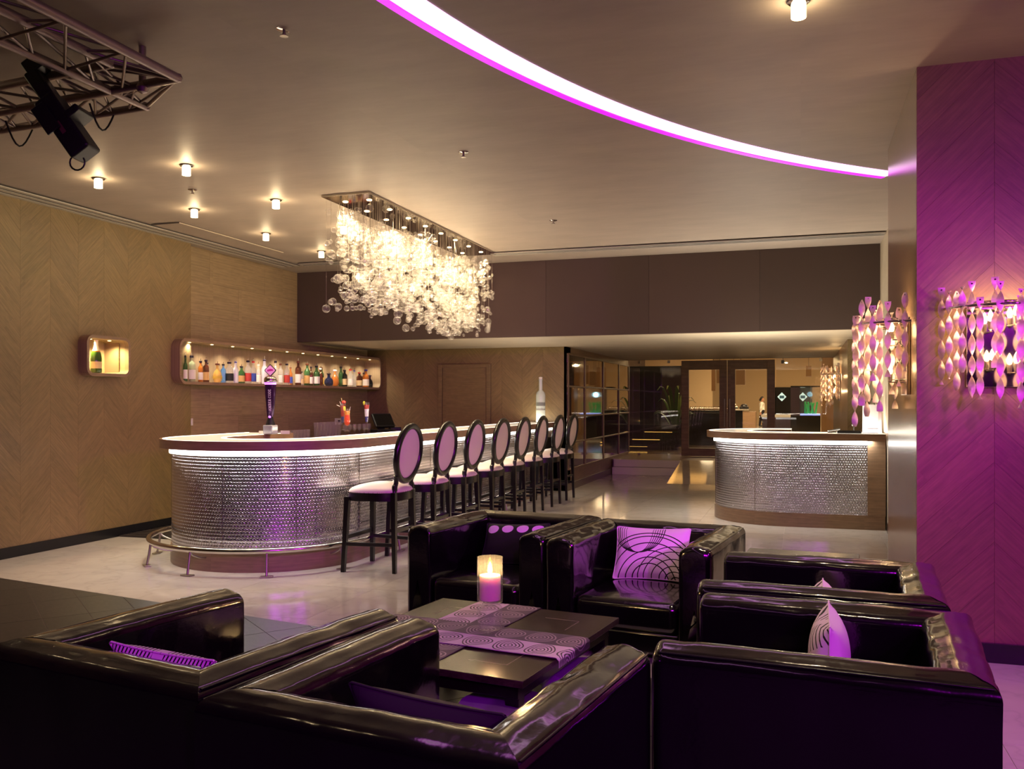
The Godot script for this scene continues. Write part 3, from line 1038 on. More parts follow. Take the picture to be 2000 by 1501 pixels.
func leg(a: Vector3, b: Vector3, wa: float, wb: float) -> MB:
	var mb := MB.new()
	var c := [[-1, -1], [1, -1], [1, 1], [-1, 1]]
	for k in 4:
		var k2 := (k + 1) % 4
		var out := Vector3(c[k][0] + c[k2][0], 0, c[k][1] + c[k2][1])
		mb.quad(a + Vector3(c[k][0], 0, c[k][1]) * wa / 2, a + Vector3(c[k2][0], 0, c[k2][1]) * wa / 2, b + Vector3(c[k2][0], 0, c[k2][1]) * wb / 2, b + Vector3(c[k][0], 0, c[k][1]) * wb / 2, out)
	for e in [[a, wa, Vector3.UP], [b, wb, Vector3.DOWN]]:
		mb.quad(e[0] + Vector3(-1, 0, -1) * e[1] / 2, e[0] + Vector3(1, 0, -1) * e[1] / 2, e[0] + Vector3(1, 0, 1) * e[1] / 2, e[0] + Vector3(-1, 0, 1) * e[1] / 2, e[2])
	return mb

func bar2(a: Vector3, b: Vector3, w: float, h: float) -> MB:
	var mb := MB.new()
	var dir := (b - a).normalized()
	var sd := dir.cross(Vector3.UP).normalized()
	mb.xf = Transform3D(Basis(dir, Vector3.UP, sd), (a + b) / 2)
	mb.rbox(Vector3.ZERO, Vector3((b - a).length(), h, w), 0.004, 2)
	return mb

# ------------------------------------------------------------------ club chairs
# one upholstered side: a rounded slab of width w and height h that runs along +z from z0 to z1; its ends are square (0) or mitred (+1/-1) across the width
func slab(w: float, h: float, y0: float, z0: float, z1: float, m0: float, m1: float, r: float, sd: int) -> MB:
	var nz := noise(sd, 1.6, 3)
	var prof := []
	prof.append(Vector2(-w / 2, y0))
	for k in 7:
		prof.append(Vector2(-w / 2, lerpf(y0, h - r, (k + 1) / 7.0)))
	for k in range(1, 7):
		var a := PI - PI / 2 * k / 6.0
		prof.append(Vector2(-w / 2 + r + cos(a) * r, h - r + sin(a) * r))
	for k in range(1, 6):
		var f := k / 6.0
		prof.append(Vector2(lerpf(-w / 2 + r, w / 2 - r, f), h + 0.012 * sin(f * PI)))
	for k in range(0, 7):
		var a := PI / 2 - PI / 2 * k / 6.0
		prof.append(Vector2(w / 2 - r + cos(a) * r, h - r + sin(a) * r))
	for k in range(1, 8):
		prof.append(Vector2(w / 2, lerpf(h - r, y0, k / 7.0)))
	var N := 26
	var rows := []
	var uvs := []
	var secs := []
	if m0 == 0.0:
		for k in 5:
			var a := PI / 2 * k / 4.0
			secs.append([z0 + 0.03 * (1 - sin(a)), 0.03 * (1 - cos(a))])
		secs.reverse()
		for q in secs:
			q[0] = z0 + 0.03 - (q[0] - z0)
			q[1] = 0.03 - q[1]
		secs = []
		for k in 5:
			var a := PI / 2 * k / 4.0
			secs.append([z0 + 0.03 * (1 - cos(a)), 0.03 * (1 - sin(a))])
	else:
		secs.append([z0, 0.0])
	for k in range(1, N):
		secs.append([lerpf(z0 + 0.03, z1 - 0.03, float(k) / N), 0.0])
	if m1 == 0.0:
		for k in 5:
			var a := PI / 2 * (4 - k) / 4.0
			secs.append([z1 - 0.03 * (1 - cos(a)), 0.03 * (1 - sin(a))])
	else:
		secs.append([z1, 0.0])
	var S := secs.size()
	for i in S:
		var f := float(i) / (S - 1)
		var row := []
		var ur := []
		for p in prof:
			var ins: float = secs[i][1]
			var o: float = p.x * (1 - ins / (w / 2))
			var y: float = p.y - (ins if p.y > h * 0.6 else 0.0)
			var z: float = secs[i][0]
			# mitre: shift along z in step with the offset, fading towards the other end
			z += o * (m0 * (1 - f) + m1 * f)
			var q := Vector3(o, y, z)
			var k := nz.get_noise_3d(q.x * 2.0, q.y * 1.6, q.z * 2.2) * 0.006
			if p.y < y0 + 0.02:
				k = 0.0
			var dir := Vector3(signf(o) if absf(absf(o) - w / 2) < r * 0.6 else 0.0, 1.0 if p.y > h - r * 0.7 else 0.0, 0)
			row.append(q + dir * k)
			ur.append(Vector2(f, p.y + p.x))
		rows.append(row)
		uvs.append(ur)
	var mb := MB.new()
	mb.grid(rows, uvs, false)
	for e in [0, S - 1]:
		var nn := Vector3(0, 0, -1 if e == 0 else 1)
		var c := mb.vert(Vector3(0, h / 2, rows[e][0].z if (m0 if e == 0 else m1) == 0.0 else (z0 if e == 0 else z1)), nn)
		for k in prof.size() - 1:
			mb.tri(c, mb.vert(rows[e][k], nn), mb.vert(rows[e][k + 1], nn))
	return mb

func make_chair() -> Node3D:
	var t := thing("club_chair", "", "armchair", Vector3.ZERO, 0.0, "black patent leather club chairs round the low table")
	var W := 1.0
	var D := 1.03
	var H := 0.68
	var a := 0.185
	var y0 := 0.05
	var L: Material = M.patent_leather
	# local: front is +z, back is -z; the sides meet the back in mitres
	var zb := -D / 2 + a / 2
	part(t, "arm", slab(a, H, y0, zb, D / 2, -1.0, 0.0, 0.045, 11), L, Transform3D(Basis.IDENTITY, Vector3(W / 2 - a / 2, 0, 0)))
	part(t, "arm", slab(a, H, y0, zb, D / 2, 1.0, 0.0, 0.045, 12), L, Transform3D(Basis.IDENTITY, Vector3(-W / 2 + a / 2, 0, 0)))
	part(t, "backrest", slab(a, H, y0, -W / 2 + a / 2, W / 2 - a / 2, -1.0, 1.0, 0.045, 13), L, Transform3D(Basis(Vector3.UP, PI / 2), Vector3(0, 0, zb)))
	part(t, "front_rail", rboxm(Vector3(0, 0.115, D / 2 - 0.06), Vector3(W - 2 * a + 0.01, 0.13, 0.08), 0.02, 3), L)
	part(t, "seat_base", rboxm(Vector3(0, 0.11, 0.05), Vector3(W - 2 * a + 0.01, 0.12, D - a - 0.08), 0.01, 2), L)
	# seat cushion: pillowy block
	var cu := MB.new()
	var cw := W - 2 * a - 0.01
	var cd := D - a - 0.01
	cu.rbox(Vector3(0, 0.265, a / 2), Vector3(cw, 0.18, cd), 0.05, 5)
	part(t, "seat_cushion", cu, L)
	# domed crown of the cushion
	var rows := []
	var uvs := []
	for i in 13:
		var row := []
		var ur := []
		for j in 13:
			var u := j / 12.0 * 2 - 1
			var w := i / 12.0 * 2 - 1
			row.append(Vector3(u * (cw / 2 - 0.045), 0.3545 + 0.022 * (1 - pow(absf(u), 3.0)) * (1 - pow(absf(w), 3.0)), a / 2 + w * (cd / 2 - 0.045)))
			ur.append(Vector2(u, w))
		rows.append(row)
		uvs.append(ur)
	var cr := MB.new()
	cr.grid(rows, uvs, true)
	part(t, "cushion_crown", cr, L)
	for sx in [-1, 1]:
		for sz in [-1, 1]:
			part(t, "foot", rboxm(Vector3(sx * (W / 2 - 0.07), 0.027, sz * (D / 2 - 0.07)), Vector3(0.07, 0.055, 0.07), 0.006, 2), M.chair_foot)
	# piping along the top seams
	for sx in [-1, 1]:
		part(t, "seam_piping", tubem([Vector3(sx * (W / 2 - 0.012), H - 0.012, D / 2 - 0.03), Vector3(sx * (W / 2 - 0.010), H - 0.010, 0), Vector3(sx * (W / 2 - 0.012), H - 0.012, -D / 2 + 0.02)], 0.005, 6), M.piping)
	return t

func build_chairs() -> void:
	var c := make_chair()
	var spots := [
		["black patent leather club chair with spotted cushion, nearest the bar stools", -1.905, 5.79, -7.5],
		["black patent leather club chair holding the cushion printed with large circles", -0.905, 5.585, -7.0],
		["black patent leather club chair at the front left, over the dark tiles", -2.045, 2.735, 180.0 - 9.5],
		["black patent leather club chair nearest the camera, holding a dark purple cushion", -1.03, 2.515, 180.0 - 8.0],
		["black patent leather club chair at the front right, holding an upright pink cushion", 0.08, 3.40, -90.0 - 5.0],
		["black patent leather club chair behind the front right one, by the chevron wall", 0.10, 4.50, -90.0 - 4.0]]
	for i in 6:
		var o: Node3D = c if i == 0 else copy(c)
		o.set_meta("label", spots[i][0])
		o.position = P(spots[i][1], 0, spots[i][2])
		o.rotation_degrees.y = spots[i][3]

# ------------------------------------------------------------------ cushions
func print_circles() -> ImageTexture:
	return tex(640, 480, func(x, y):
		var p := Vector2(x / 480.0, y / 480.0)
		var ink := false
		for r in [0.33, 0.45, 0.58, 0.74, 0.88, 0.95]:
			ink = ink or absf((p - Vector2(0.675, 1.07)).length() - r) < 0.010
		for r in [0.14, 0.23, 0.33, 0.46, 0.60, 0.70]:
			ink = ink or absf((p - Vector2(1.145, 1.09)).length() - r) < 0.008
		for k in 6:
			var q := (p - Vector2(0.44, 0.10)) / Vector2(0.25 + k * 0.042, 0.43)
			ink = ink or (absf(q.length() - 1.0) < 0.018 and p.y < 0.55)
		return Color(0.03, 0.02, 0.03) if ink else Color(0.93, 0.84, 0.92))

func print_stripes() -> ImageTexture:
	return tex(512, 384, func(x, y):
		var p := Vector2(x / 384.0, y / 384.0)
		var ink := false
		var wob := 0.03 * sin(p.x * 9.0)
		ink = fposmod((p - Vector2(-0.25, 1.5)).length() + wob, 0.075) < 0.020 and fposmod(p.y * 2.3 + p.x, 1.0) < 0.8
		return Color(0.03, 0.02, 0.03) if ink else Color(0.93, 0.84, 0.92))

func print_dots() -> ImageTexture:
	return tex(512, 384, func(x, y):
		var p := Vector2(x / 384.0, y / 384.0)
		var ink := false
		for k in 4:
			ink = ink or ((p - Vector2(0.18 + k * 0.325, 0.20)) / Vector2(0.125, 0.115)).length() < 1.0
		return Color(0.93, 0.84, 0.92) if ink else Color(0.03, 0.02, 0.035))

func cushion(called: String, label: String, w: float, h: float, th: float, front: Material, back: Material, at: Vector3, rot: Vector3) -> void:
	var t := thing(called, label, "cushion", at, 0.0, "scatter cushions on the club chairs")
	t.rotation = rot
	for side in [1.0, -1.0]:
		var rows := []
		var uvs := []
		for i in 19:
			var row := []
			var ur := []
			for j in 23:
				var u := j / 22.0 * 2 - 1
				var v := i / 18.0 * 2 - 1
				var x := u * w / 2 * (1.0 - 0.055 * (1 - v * v))
				var y := v * h / 2 * (1.0 - 0.075 * (1 - u * u))
				var z = side * th / 2 * pow(maxf(0.0, (1 - pow(absf(u), 2.6)) * (1 - pow(absf(v), 2.6))), 0.55)
				row.append(Vector3(x, y + h / 2, z))
				ur.append(Vector2(u / 2 + 0.5, 0.5 - v / 2))
			rows.append(row)
			uvs.append(ur)
		var mb := MB.new()
		mb.grid(rows, uvs, side < 0)
		part(t, "front_cover" if side > 0 else "back_cover", mb, front if side > 0 else back)
	var edge := []
	for k in 60:
		var a := TAU * k / 60.0
		var u := clampf(cos(a) * 1.42, -1, 1)
		var v := clampf(sin(a) * 1.42, -1, 1)
		edge.append(Vector3(u * w / 2 * (1.0 - 0.055 * (1 - v * v)), v * h / 2 * (1.0 - 0.075 * (1 - u * u)) + h / 2, 0))
	part(t, "seam", tubem(edge, 0.004, 6, true), back)

func build_cushions() -> void:
	var m1 := mat("cushion_circles", Color.WHITE, 0.75)
	m1.albedo_texture = print_circles()
	var m2 := mat("cushion_stripes", Color.WHITE, 0.75)
	m2.albedo_texture = print_stripes()
	var m3 := mat("cushion_dots", Color.WHITE, 0.75)
	m3.albedo_texture = print_dots()
	var m4 := mat("cushion_edge_stripes", Color.WHITE, 0.75)
	m4.albedo_texture = tex(512, 384, func(x, y):
		var stroke = fposmod(x / 18.0 + y / 60.0, 1.0) < 0.38 and y < 44.0 + 14.0 * sin(x * 0.021) and not (x > 215 and x < 270)
		return Color(0.03, 0.02, 0.03) if stroke else Color(0.93, 0.84, 0.92))
	cushion("cushion", "pale cushion printed with large black circle outlines, facing the camera", 0.48, 0.345, 0.13, m1, M.cushion_pink, P(-0.905, 0.372, 5.60), Vector3(-0.42, deg_to_rad(-4), 0.02))
	cushion("cushion", "black cushion with a row of pale round spots", 0.47, 0.33, 0.12, m3, M.cushion_black, P(-1.90, 0.372, 5.84), Vector3(-0.66, deg_to_rad(-2), 0.05))
	cushion("cushion", "pale cushion with a black striped top edge, in the front left chair", 0.50, 0.35, 0.13, m4, m4, P(-1.98, 0.372, 2.60), Vector3(0.50, deg_to_rad(-9.5), 0.0))
	cushion("cushion", "dark purple cushion leaning in the chair nearest the camera", 0.50, 0.35, 0.13, M.cushion_black, M.cushion_black, P(-0.98, 0.372, 2.40), Vector3(0.44, deg_to_rad(-8.0), -0.05))
	cushion("cushion", "upright pale cushion with striped front seen edge-on, front right chair", 0.44, 0.345, 0.15, m2, M.cushion_pink, P(0.10, 0.372, 3.50), Vector3(0.0, deg_to_rad(-91), 0.0))
	cushion("cushion", "pale cushion whose tip shows above the arm, by the chevron wall", 0.40, 0.255, 0.16, m2, M.cushion_pink, P(0.10, 0.372, 4.46), Vector3(0.0, deg_to_rad(-91), 0.0))

# ------------------------------------------------------------------ low table with runners and candle
func print_runner() -> ImageTexture:
	return tex(1024, 256, func(x, y):
		var p := Vector2(x / 128.0, y / 128.0)
		var light := p.y < 1.0
		var q := Vector2(fposmod(p.x + (0.5 if light else 0.0), 1.0) - 0.5, fposmod(p.y, 1.0) - 0.5)
		var r := q.length() * (1.0 + 0.08 * sin(atan2(q.y, q.x) * 3.0 + floorf(p.x)))
		var line := r < 0.46 and fposmod(r, 0.10) < 0.036
		var a := Color(0.86, 0.76, 0.86) if light else Color(0.36, 0.30, 0.35)
		if line:
			return Color(0.20, 0.15, 0.20) if light else Color(0.70, 0.62, 0.66)
		return a)

func runner(t: Node3D, length: float, w: float, y: float, drop0: float, drop1: float, at: Vector3, turn: float, m: Material, called: String) -> void:
	var mb := MB.new()
	mb.xf = Transform3D(Basis(Vector3.UP, turn), at)
	var path := []
	if drop0 > 0:
		for k in 4:
			path.append(Vector2(-length / 2 - 0.012, y - drop0 * (1 - k / 4.0)))
	for k in 21:
		path.append(Vector2(lerpf(-length / 2, length / 2, k / 20.0), y))
	if drop1 > 0:
		for k in range(1, 5):
			path.append(Vector2(length / 2 + 0.012, y - drop1 * k / 4.0))
	for side in [0.0, 0.003]:
		var rows := []
		var uvs := []
		var at_l := 0.0
		for i in path.size():
			if i > 0:
				at_l += (path[i] - path[i - 1]).length()
			var row := []
			var ur := []
			for j in 7:
				var f := j / 6.0
				row.append(Vector3(path[i].x, path[i].y + side + 0.0012 * sin(at_l * 17.0 + f * 5.0), (f - 0.5) * w))
				ur.append(Vector2(at_l * 0.8, f))
			rows.append(row)
			uvs.append(ur)
		mb.grid(rows, uvs, side > 0)
	part(t, called, mb, m)

func build_table() -> void:
	var c := P(-1.446, 0, 3.91)
	var turn := deg_to_rad(-8.0)
	var t := thing("coffee_table", "square dark stone-topped coffee table in the middle of the chairs", "table", c, turn)
	part(t, "table_top", rboxm(Vector3(0, 0.405, 0), Vector3(1.02, 0.03, 1.13), 0.004, 2), M.table_top)
	part(t, "apron", rboxm(Vector3(0, 0.36, 0), Vector3(0.94, 0.06, 1.05), 0.004, 2), M.black_wood)
	for sx in [-1, 1]:
		for sz in [-1, 1]:
			part(t, "leg", rboxm(Vector3(sx * 0.44, 0.17, sz * 0.49), Vector3(0.06, 0.34, 0.06), 0.005, 2), M.black_wood)
			var e := 0.0015
			part(t, "inlay_line", boxm(minf(sx * 0.18, sx * 0.36), maxf(sx * 0.18, sx * 0.36), 0.4195, 0.4205, sz * 0.40 - e, sz * 0.40 + e), M.table_inlay)
			part(t, "inlay_line", boxm(sx * 0.36 - e, sx * 0.36 + e, 0.4195, 0.4205, minf(sz * 0.22, sz * 0.40), maxf(sz * 0.22, sz * 0.40)), M.table_inlay)
	var rm := mat("runner_cloth", Color.WHITE, 0.6)
	rm.albedo_texture = print_runner()
	var r1 := thing("table_runner", "two-tone spiral-patterned runner hanging over the table front edge", "table runner", c, turn)
	runner(r1, 1.135, 0.36, 0.4215, 0.24, 0.02, Vector3(-0.10, 0, 0), PI / 2, rm, "cloth")
	var r2 := thing("table_runner", "two-tone spiral-patterned runner laid crosswise on top under the candle", "table runner", c, turn)
	runner(r2, 1.03, 0.36, 0.4265, 0.04, 0.04, Vector3(0, 0, 0.07), PI, rm, "cloth")
	# candle in a footed glass
	var k := thing("candle_holder", "clear glass hurricane holder on the table runner", "candle holder", P(-1.375, 0.431, 3.91))
	part(k, "glass_foot", lathem([[0, 0.0], [0.054, 0.0], [0.057, 0.006], [0.057, 0.105], [0.052, 0.118], [0.036, 0.124], [0.036, 0.130], [0.0, 0.132], [0.0, 0.122], [0.030, 0.116], [0.050, 0.100], [0.051, 0.012], [0, 0.010]], 32), M.clear_glass)
	part(k, "glass_cylinder", lathem([[0, 0.136], [0.058, 0.138], [0.060, 0.144], [0.060, 0.345], [0.0575, 0.345], [0.0575, 0.148], [0, 0.146]], 32), M.clear_glass)
	var cd := thing("candle", "lit cream pillar candle inside the glass holder", "candle", P(-1.375, 0.579, 3.91))
	part(cd, "wax_body", lathem([[0, 0], [0.048, 0], [0.05, 0.004], [0.05, 0.108], [0.047, 0.113], [0.036, 0.106], [0, 0.102]], 28), M.wax)
	part(cd, "wick", tubem([Vector3(0, 0.10, 0), Vector3(0.001, 0.118, 0)], 0.0015, 6), M.black_plastic)
	part(cd, "flame", lathem([[0, 0.112], [0.008, 0.120], [0.0125, 0.134], [0.010, 0.152], [0.005, 0.168], [0, 0.178]], 14), M.flame)
	omni(cd, Vector3(0, 0.14, 0), Color(1.0, 0.80, 0.52), 0.20, 0.012)
	# poufs half under the table
	for q in [[-0.905, 3.93, "low round purple pouf pushed under the right side of the table"], [-1.12, 3.38, "low round purple pouf pushed under the front of the table"]]:
		var pf := thing("pouf", q[2], "pouf", P(q[0], 0, q[1]), 0.0, "poufs under the coffee table")
		part(pf, "body", lathem([[0, 0.01], [0.19, 0.01], [0.215, 0.04], [0.222, 0.15], [0.216, 0.25], [0.19, 0.292], [0.0, 0.302]], 32), M.pouf_satin)
		part(pf, "foot_ring", lathem([[0.15, 0.0], [0.18, 0.0], [0.18, 0.02], [0.15, 0.02]], 24), M.chair_foot)
	# second low table behind the right-hand chairs
	var t2 := thing("side_table", "low dark table whose top edge shows behind the right-hand chairs", "table", P(0.10, 0, 5.34), deg_to_rad(-4))
	part(t2, "table_top", rboxm(Vector3(-0.10, 0.6, 0), Vector3(0.62, 0.025, 0.42), 0.004, 2), M.table_top)
	for sx in [-1, 1]:
		for sz in [-1, 1]:
			part(t2, "leg", rboxm(Vector3(-0.10 + sx * 0.27, 0.295, sz * 0.17), Vector3(0.04, 0.59, 0.04), 0.004, 1), M.black_wood)

# ------------------------------------------------------------------ lamps
func build_chandelier() -> void:
	var x0 := -4.38
	var x1 := -3.87
	var d0 := 7.57
	var d1 := 11.25
	var t := thing("bubble_chandelier", "long ceiling chandelier of clear glass bubbles hanging from a mirrored plate", "chandelier", P((x0 + x1) / 2, CEIL, (d0 + d1) / 2))
	part(t, "mirror_plate", rboxm(Vector3(0, -0.012, 0), Vector3(x1 - x0, 0.022, d1 - d0), 0.003, 2), M.mirror_plate)
	var hl := (d1 - d0) / 2
	for i in 8:
		for sx in [-1, 1]:
			var z := lerpf(-hl + 0.25, hl - 0.25, i / 7.0)
			var lm := part(t, "halogen_lamp", lathem([[0, -0.03], [0.022, -0.03], [0.03, -0.022], [0, -0.02]], 10), M.lamp_warm, Transform3D(Basis.IDENTITY, Vector3(sx * 0.13, 0, z)))
			if sx == (1 if i % 2 == 0 else -1):
				spot(t, Vector3(sx * 0.13, -0.045, z), Vector3(sx * 0.10, -3.0, z), Color(1.0, 0.90, 0.73), 3.4, 52.0, 0.9, 0.03)
	# bubbles
	var sph := SphereMesh.new()
	sph.radius = 0.5
	sph.height = 1.0
	sph.radial_segments = 18
	sph.rings = 9
	var rr := RandomNumberGenerator.new()
	rr.seed = 77
	var all := []
	for i in 1700:
		var x := rr.randf_range(-0.235, 0.235)
		var z := rr.randf_range(-hl + 0.04, hl - 0.04)
		# ragged top edge and a lower edge that undulates
		var wave := 0.06 * sin(z * 2.3) + 0.05 * sin(z * 5.1 + x * 4.0)
		var lo := -1.10 + wave
		var hi := -0.17 + 0.05 * sin(z * 3.7 + 1.0)
		var y := lerpf(lo, hi, pow(rr.randf(), 0.85))
		var s := lerpf(0.038, 0.098, pow(rr.randf(), 1.7))
		all.append([Vector3(x, y, z), s])
	# nearest to the camera first
	all.sort_custom(func(a, b): return a[0].z + a[0].x * 0.4 + a[1] * 2.0 > b[0].z + b[0].x * 0.4 + b[1] * 2.0)
	for i in 300:
		var q = all[i]
		part(t, "glass_bubble", sph, M.bubble_glass, Transform3D(Basis.from_scale(Vector3.ONE * q[1]), q[0]))
	var mm := MultiMesh.new()
	mm.transform_format = MultiMesh.TRANSFORM_3D
	mm.mesh = sph
	mm.instance_count = all.size() - 300
	for i in range(300, all.size()):
		mm.set_instance_transform(i - 300, Transform3D(Basis.from_scale(Vector3.ONE * all[i][1]), all[i][0]))
	var mi := MultiMeshInstance3D.new()
	mi.name = "glass_bubble_cluster"
	mi.multimesh = mm
	mi.material_override = M.bubble_glass
	mi.set_meta("kind", "stuff")
	t.add_child(mi, true)
	# the wires that hold them
	var wires := MB.new()
	for i in range(0, all.size(), 5):
		var p: Vector3 = all[i][0]
		wires.tube([Vector3(p.x, -0.02, p.z), p], 0.0012, 3)
	var w := part(t, "hanging_wires", wires, M.bubble_wire)
	w.set_meta("kind", "stuff")
	# lamps set among the bubbles
	for i in 6:
		for yy in [-0.36, -0.74]:
			var z := lerpf(-hl + 0.3, hl - 0.3, i / 5.0)
			part(t, "inner_bulb", lathem([[0, -0.016], [0.009, -0.012], [0.012, 0], [0.009, 0.012], [0, 0.016]], 6), M.lamp_warm, Transform3D(Basis.IDENTITY, Vector3(0.03 * sin(i * 2.0), yy, z)))
			omni(t, Vector3(0.03 * sin(i * 2.0), yy, z), Color(1.0, 0.89, 0.70), 0.15, 0.012)

func build_downlights() -> void:
	var spots := [
		[-5.94, 6.40, "lit frosted downlight nearest the left wall and the truss"], [-4.905, 6.27, "lit frosted downlight in front of the others, below the truss end"],
		[-5.95, 7.73, "lit frosted downlight beside the ceiling smoke detector"], [-4.91, 7.62, "lit frosted downlight just left of the chandelier plate corner"],
		[-6.0, 9.10, "lit frosted downlight third along the bar's left row"], [-6.02, 10.41, "lit frosted downlight farthest along the bar's left row"],
		[-4.92, 9.0, "lit frosted downlight partly hidden behind the chandelier"], [-4.92, 10.36, "lit frosted downlight hidden behind the far half of the chandelier"],
		[-0.01, 4.60, "lit frosted downlight at the top edge, above the seats"], [0.05, 2.2, "lit frosted downlight over the camera, out of view"],
		[-3.3, 1.2, "lit frosted downlight over the front left, out of view"], [-5.4, 3.9, "lit frosted downlight over the left floor, out of view"]]
	var t := thing("downlight", "", "downlight", Vector3.ZERO, 0.0, "small frosted cylinder downlights in the ceiling")
	part(t, "flange", lathem([[0.0, -0.004], [0.052, -0.004], [0.055, -0.008], [0.05, -0.012], [0.0, -0.012]], 20), M.chrome)
	part(t, "frosted_tube", lathem([[0.0, -0.013], [0.034, -0.013], [0.036, -0.016], [0.036, -0.086], [0, -0.092]], 14), M.lamp_frost)
	for i in spots.size():
		var o: Node3D = t if i == 0 else copy(t)
		o.set_meta("label", spots[i][2])
		var drop: float = 0.012 if Vector2(spots[i][0] - 4.55, spots[i][1] - 2.78).length() < 7.28 else 0.0
		o.position = P(spots[i][0], CEIL - drop, spots[i][1])
	for i in spots.size():
		var drop: float = 0.012 if Vector2(spots[i][0] - 4.55, spots[i][1] - 2.78).length() < 7.28 else 0.0
		var at := P(spots[i][0], CEIL - drop, spots[i][1])
		omni(self, at + Vector3(0, -0.055, 0), Color(1.0, 0.88, 0.68), 0.09, 0.03)
		spot(self, at + Vector3(0, -0.10, 0), at + Vector3(0, -3, 0), Color(1.0, 0.90, 0.74), 2.3, 40.0, 1.0, 0.035)

func build_ring() -> void:
	var t := thing("ceiling_light_ring", "curved pink-white light band with magenta edge set in the ceiling", "ceiling light")
	var c := Vector2(5.68, 2.50)
	var a0 := 0.0
	var pts := []
	for i in 61:
		pts.append(lerpf(2.270, 3.75, i / 60.0))
	for b in [[7.585, 7.735, "light_panel", "ring_white", 0.006], [7.737, 7.785, "magenta_edge", "ring_magenta", 0.0]]:
		for sgm in 5:
			var mb := MB.new()
			var prev := []
			for i in range(sgm * 12, sgm * 12 + 13):
				var dir := Vector2(cos(pts[i]), sin(pts[i]))
				var p: Vector2 = c + dir * b[0]
				var q: Vector2 = c + dir * b[1]
				var y: float = CEIL - 0.024 + b[4]
				var cur := [mb.vert(P(p.x, y, p.y), Vector3.DOWN), mb.vert(P(q.x, y, q.y), Vector3.DOWN), mb.vert(P(q.x, y, q.y), P(dir.x, 0, dir.y)), mb.vert(P(q.x, CEIL, q.y), P(dir.x, 0, dir.y)), mb.vert(P(p.x, y, p.y), -P(dir.x, 0, dir.y)), mb.vert(P(p.x, CEIL, p.y), -P(dir.x, 0, dir.y))]
				if prev.size() > 0:
					for k in [0, 2, 4]:
						mb.quad4(prev[k], cur[k], cur[k + 1], prev[k + 1])
				prev = cur
			part(t, b[2], mb, M[b[3]])
	for i in 9:
		var a := lerpf(2.31, 3.7, i / 8.0)
		var dir := Vector2(cos(a), sin(a))
		var p := c + dir * 7.69
		area(t, P(p.x, CEIL - 0.03, p.y), Vector3.DOWN, 0.14, 1.2, Color(1.0, 0.30, 1.0), 0.05, P(-dir.y, 0, dir.x))

func sconce(label: String, at: Vector3, turn: float, sd: int) -> void:
	var t := thing("wall_sconce", label, "wall lamp", at, turn, "twisted glass ribbon wall sconces")
	var rr := RandomNumberGenerator.new()
	rr.seed = sd
	part(t, "back_plate", rboxm(Vector3(0, -0.22, 0.012), Vector3(0.34, 0.46, 0.022), 0.003, 2), M.chrome)
	for tier in 2:
		var ring := []
		var R := 0.30 - tier * 0.075
		for k in 21:
			var a := PI * k / 20.0
			ring.append(Vector3(cos(a) * R, 0.0 + tier * 0.02, sin(a) * R + 0.01))
		part(t, "frame_ring", tubem(ring, 0.009, 8), M.chrome)
	var strips := []
	for k in 10:
		strips.append([PI * (k + 0.35) / 9.7, 0.305])
	for k in 6:
		strips.append([PI * (k + 0.5) / 6.0, 0.235])
	for q in strips:
		var p := Vector3(cos(q[0]) * q[1], 0, sin(q[0]) * q[1] + 0.012)
		var top := rr.randf_range(0.02, 0.19)
		var L := rr.randf_range(0.46, 0.70)
		var w := 0.0195
		var ph := rr.randf_range(0, PI)
		var turns := L / 0.118 * PI
		var dirn := 1.0 if rr.randf() < 0.5 else -1.0
		var mb := MB.new()
		for side in [1.0, -1.0]:
			var rows := []
			var uvs := []
			for i in 37:
				var f := i / 36.0
				var a := ph + dirn * turns * f
				var e := Vector3(cos(a), 0, sin(a))
				var nn = Vector3(-sin(a), 0, cos(a)) * 0.0016 * side
				var c := p + Vector3(0, top - L * f, 0)
				rows.append([c - e * w + nn, c + nn, c + e * w + nn])
				uvs.append([Vector2(0, f), Vector2(0.5, f), Vector2(1, f)])
			mb.grid(rows, uvs, side > 0)
		var sp := part(t, "glass_ribbon", mb, M.ribbon_glass)
		part(sp, "bolt", lathem([[0, 0.004], [0.005, 0.003], [0.006, -0.003], [0, -0.004]], 8), M.chrome, Transform3D(Basis(Vector3.RIGHT, PI / 2), p + Vector3(0, top - 0.014, 0)))
	for b in [Vector3(-0.06, -0.08, 0.11), Vector3(0.07, -0.05, 0.10), Vector3(-0.05, -0.30, 0.10), Vector3(0.07, -0.32, 0.11)]:
		var sk := part(t, "lamp_socket", lathem([[0, -0.055], [0.006, -0.05], [0.012, -0.045], [0.016, -0.01], [0.016, 0.0], [0, 0.0]], 12), M.brushed_steel, Transform3D(Basis.IDENTITY, b))
		part(t, "socket_arm", tubem([b + Vector3(0, -0.05, 0), Vector3(b.x * 0.6, b.y - 0.05, 0.02)], 0.004, 6), M.chrome)
		part(t, "bulb", lathem([[0, 0.0], [0.011, 0.004], [0.016, 0.022], [0.012, 0.044], [0.004, 0.062], [0, 0.068]], 8), M.lamp_warm, Transform3D(Basis.IDENTITY, b))
		omni(t, b + Vector3(0, 0.03, 0), Color(1.0, 0.82, 0.58), 0.085, 0.012)

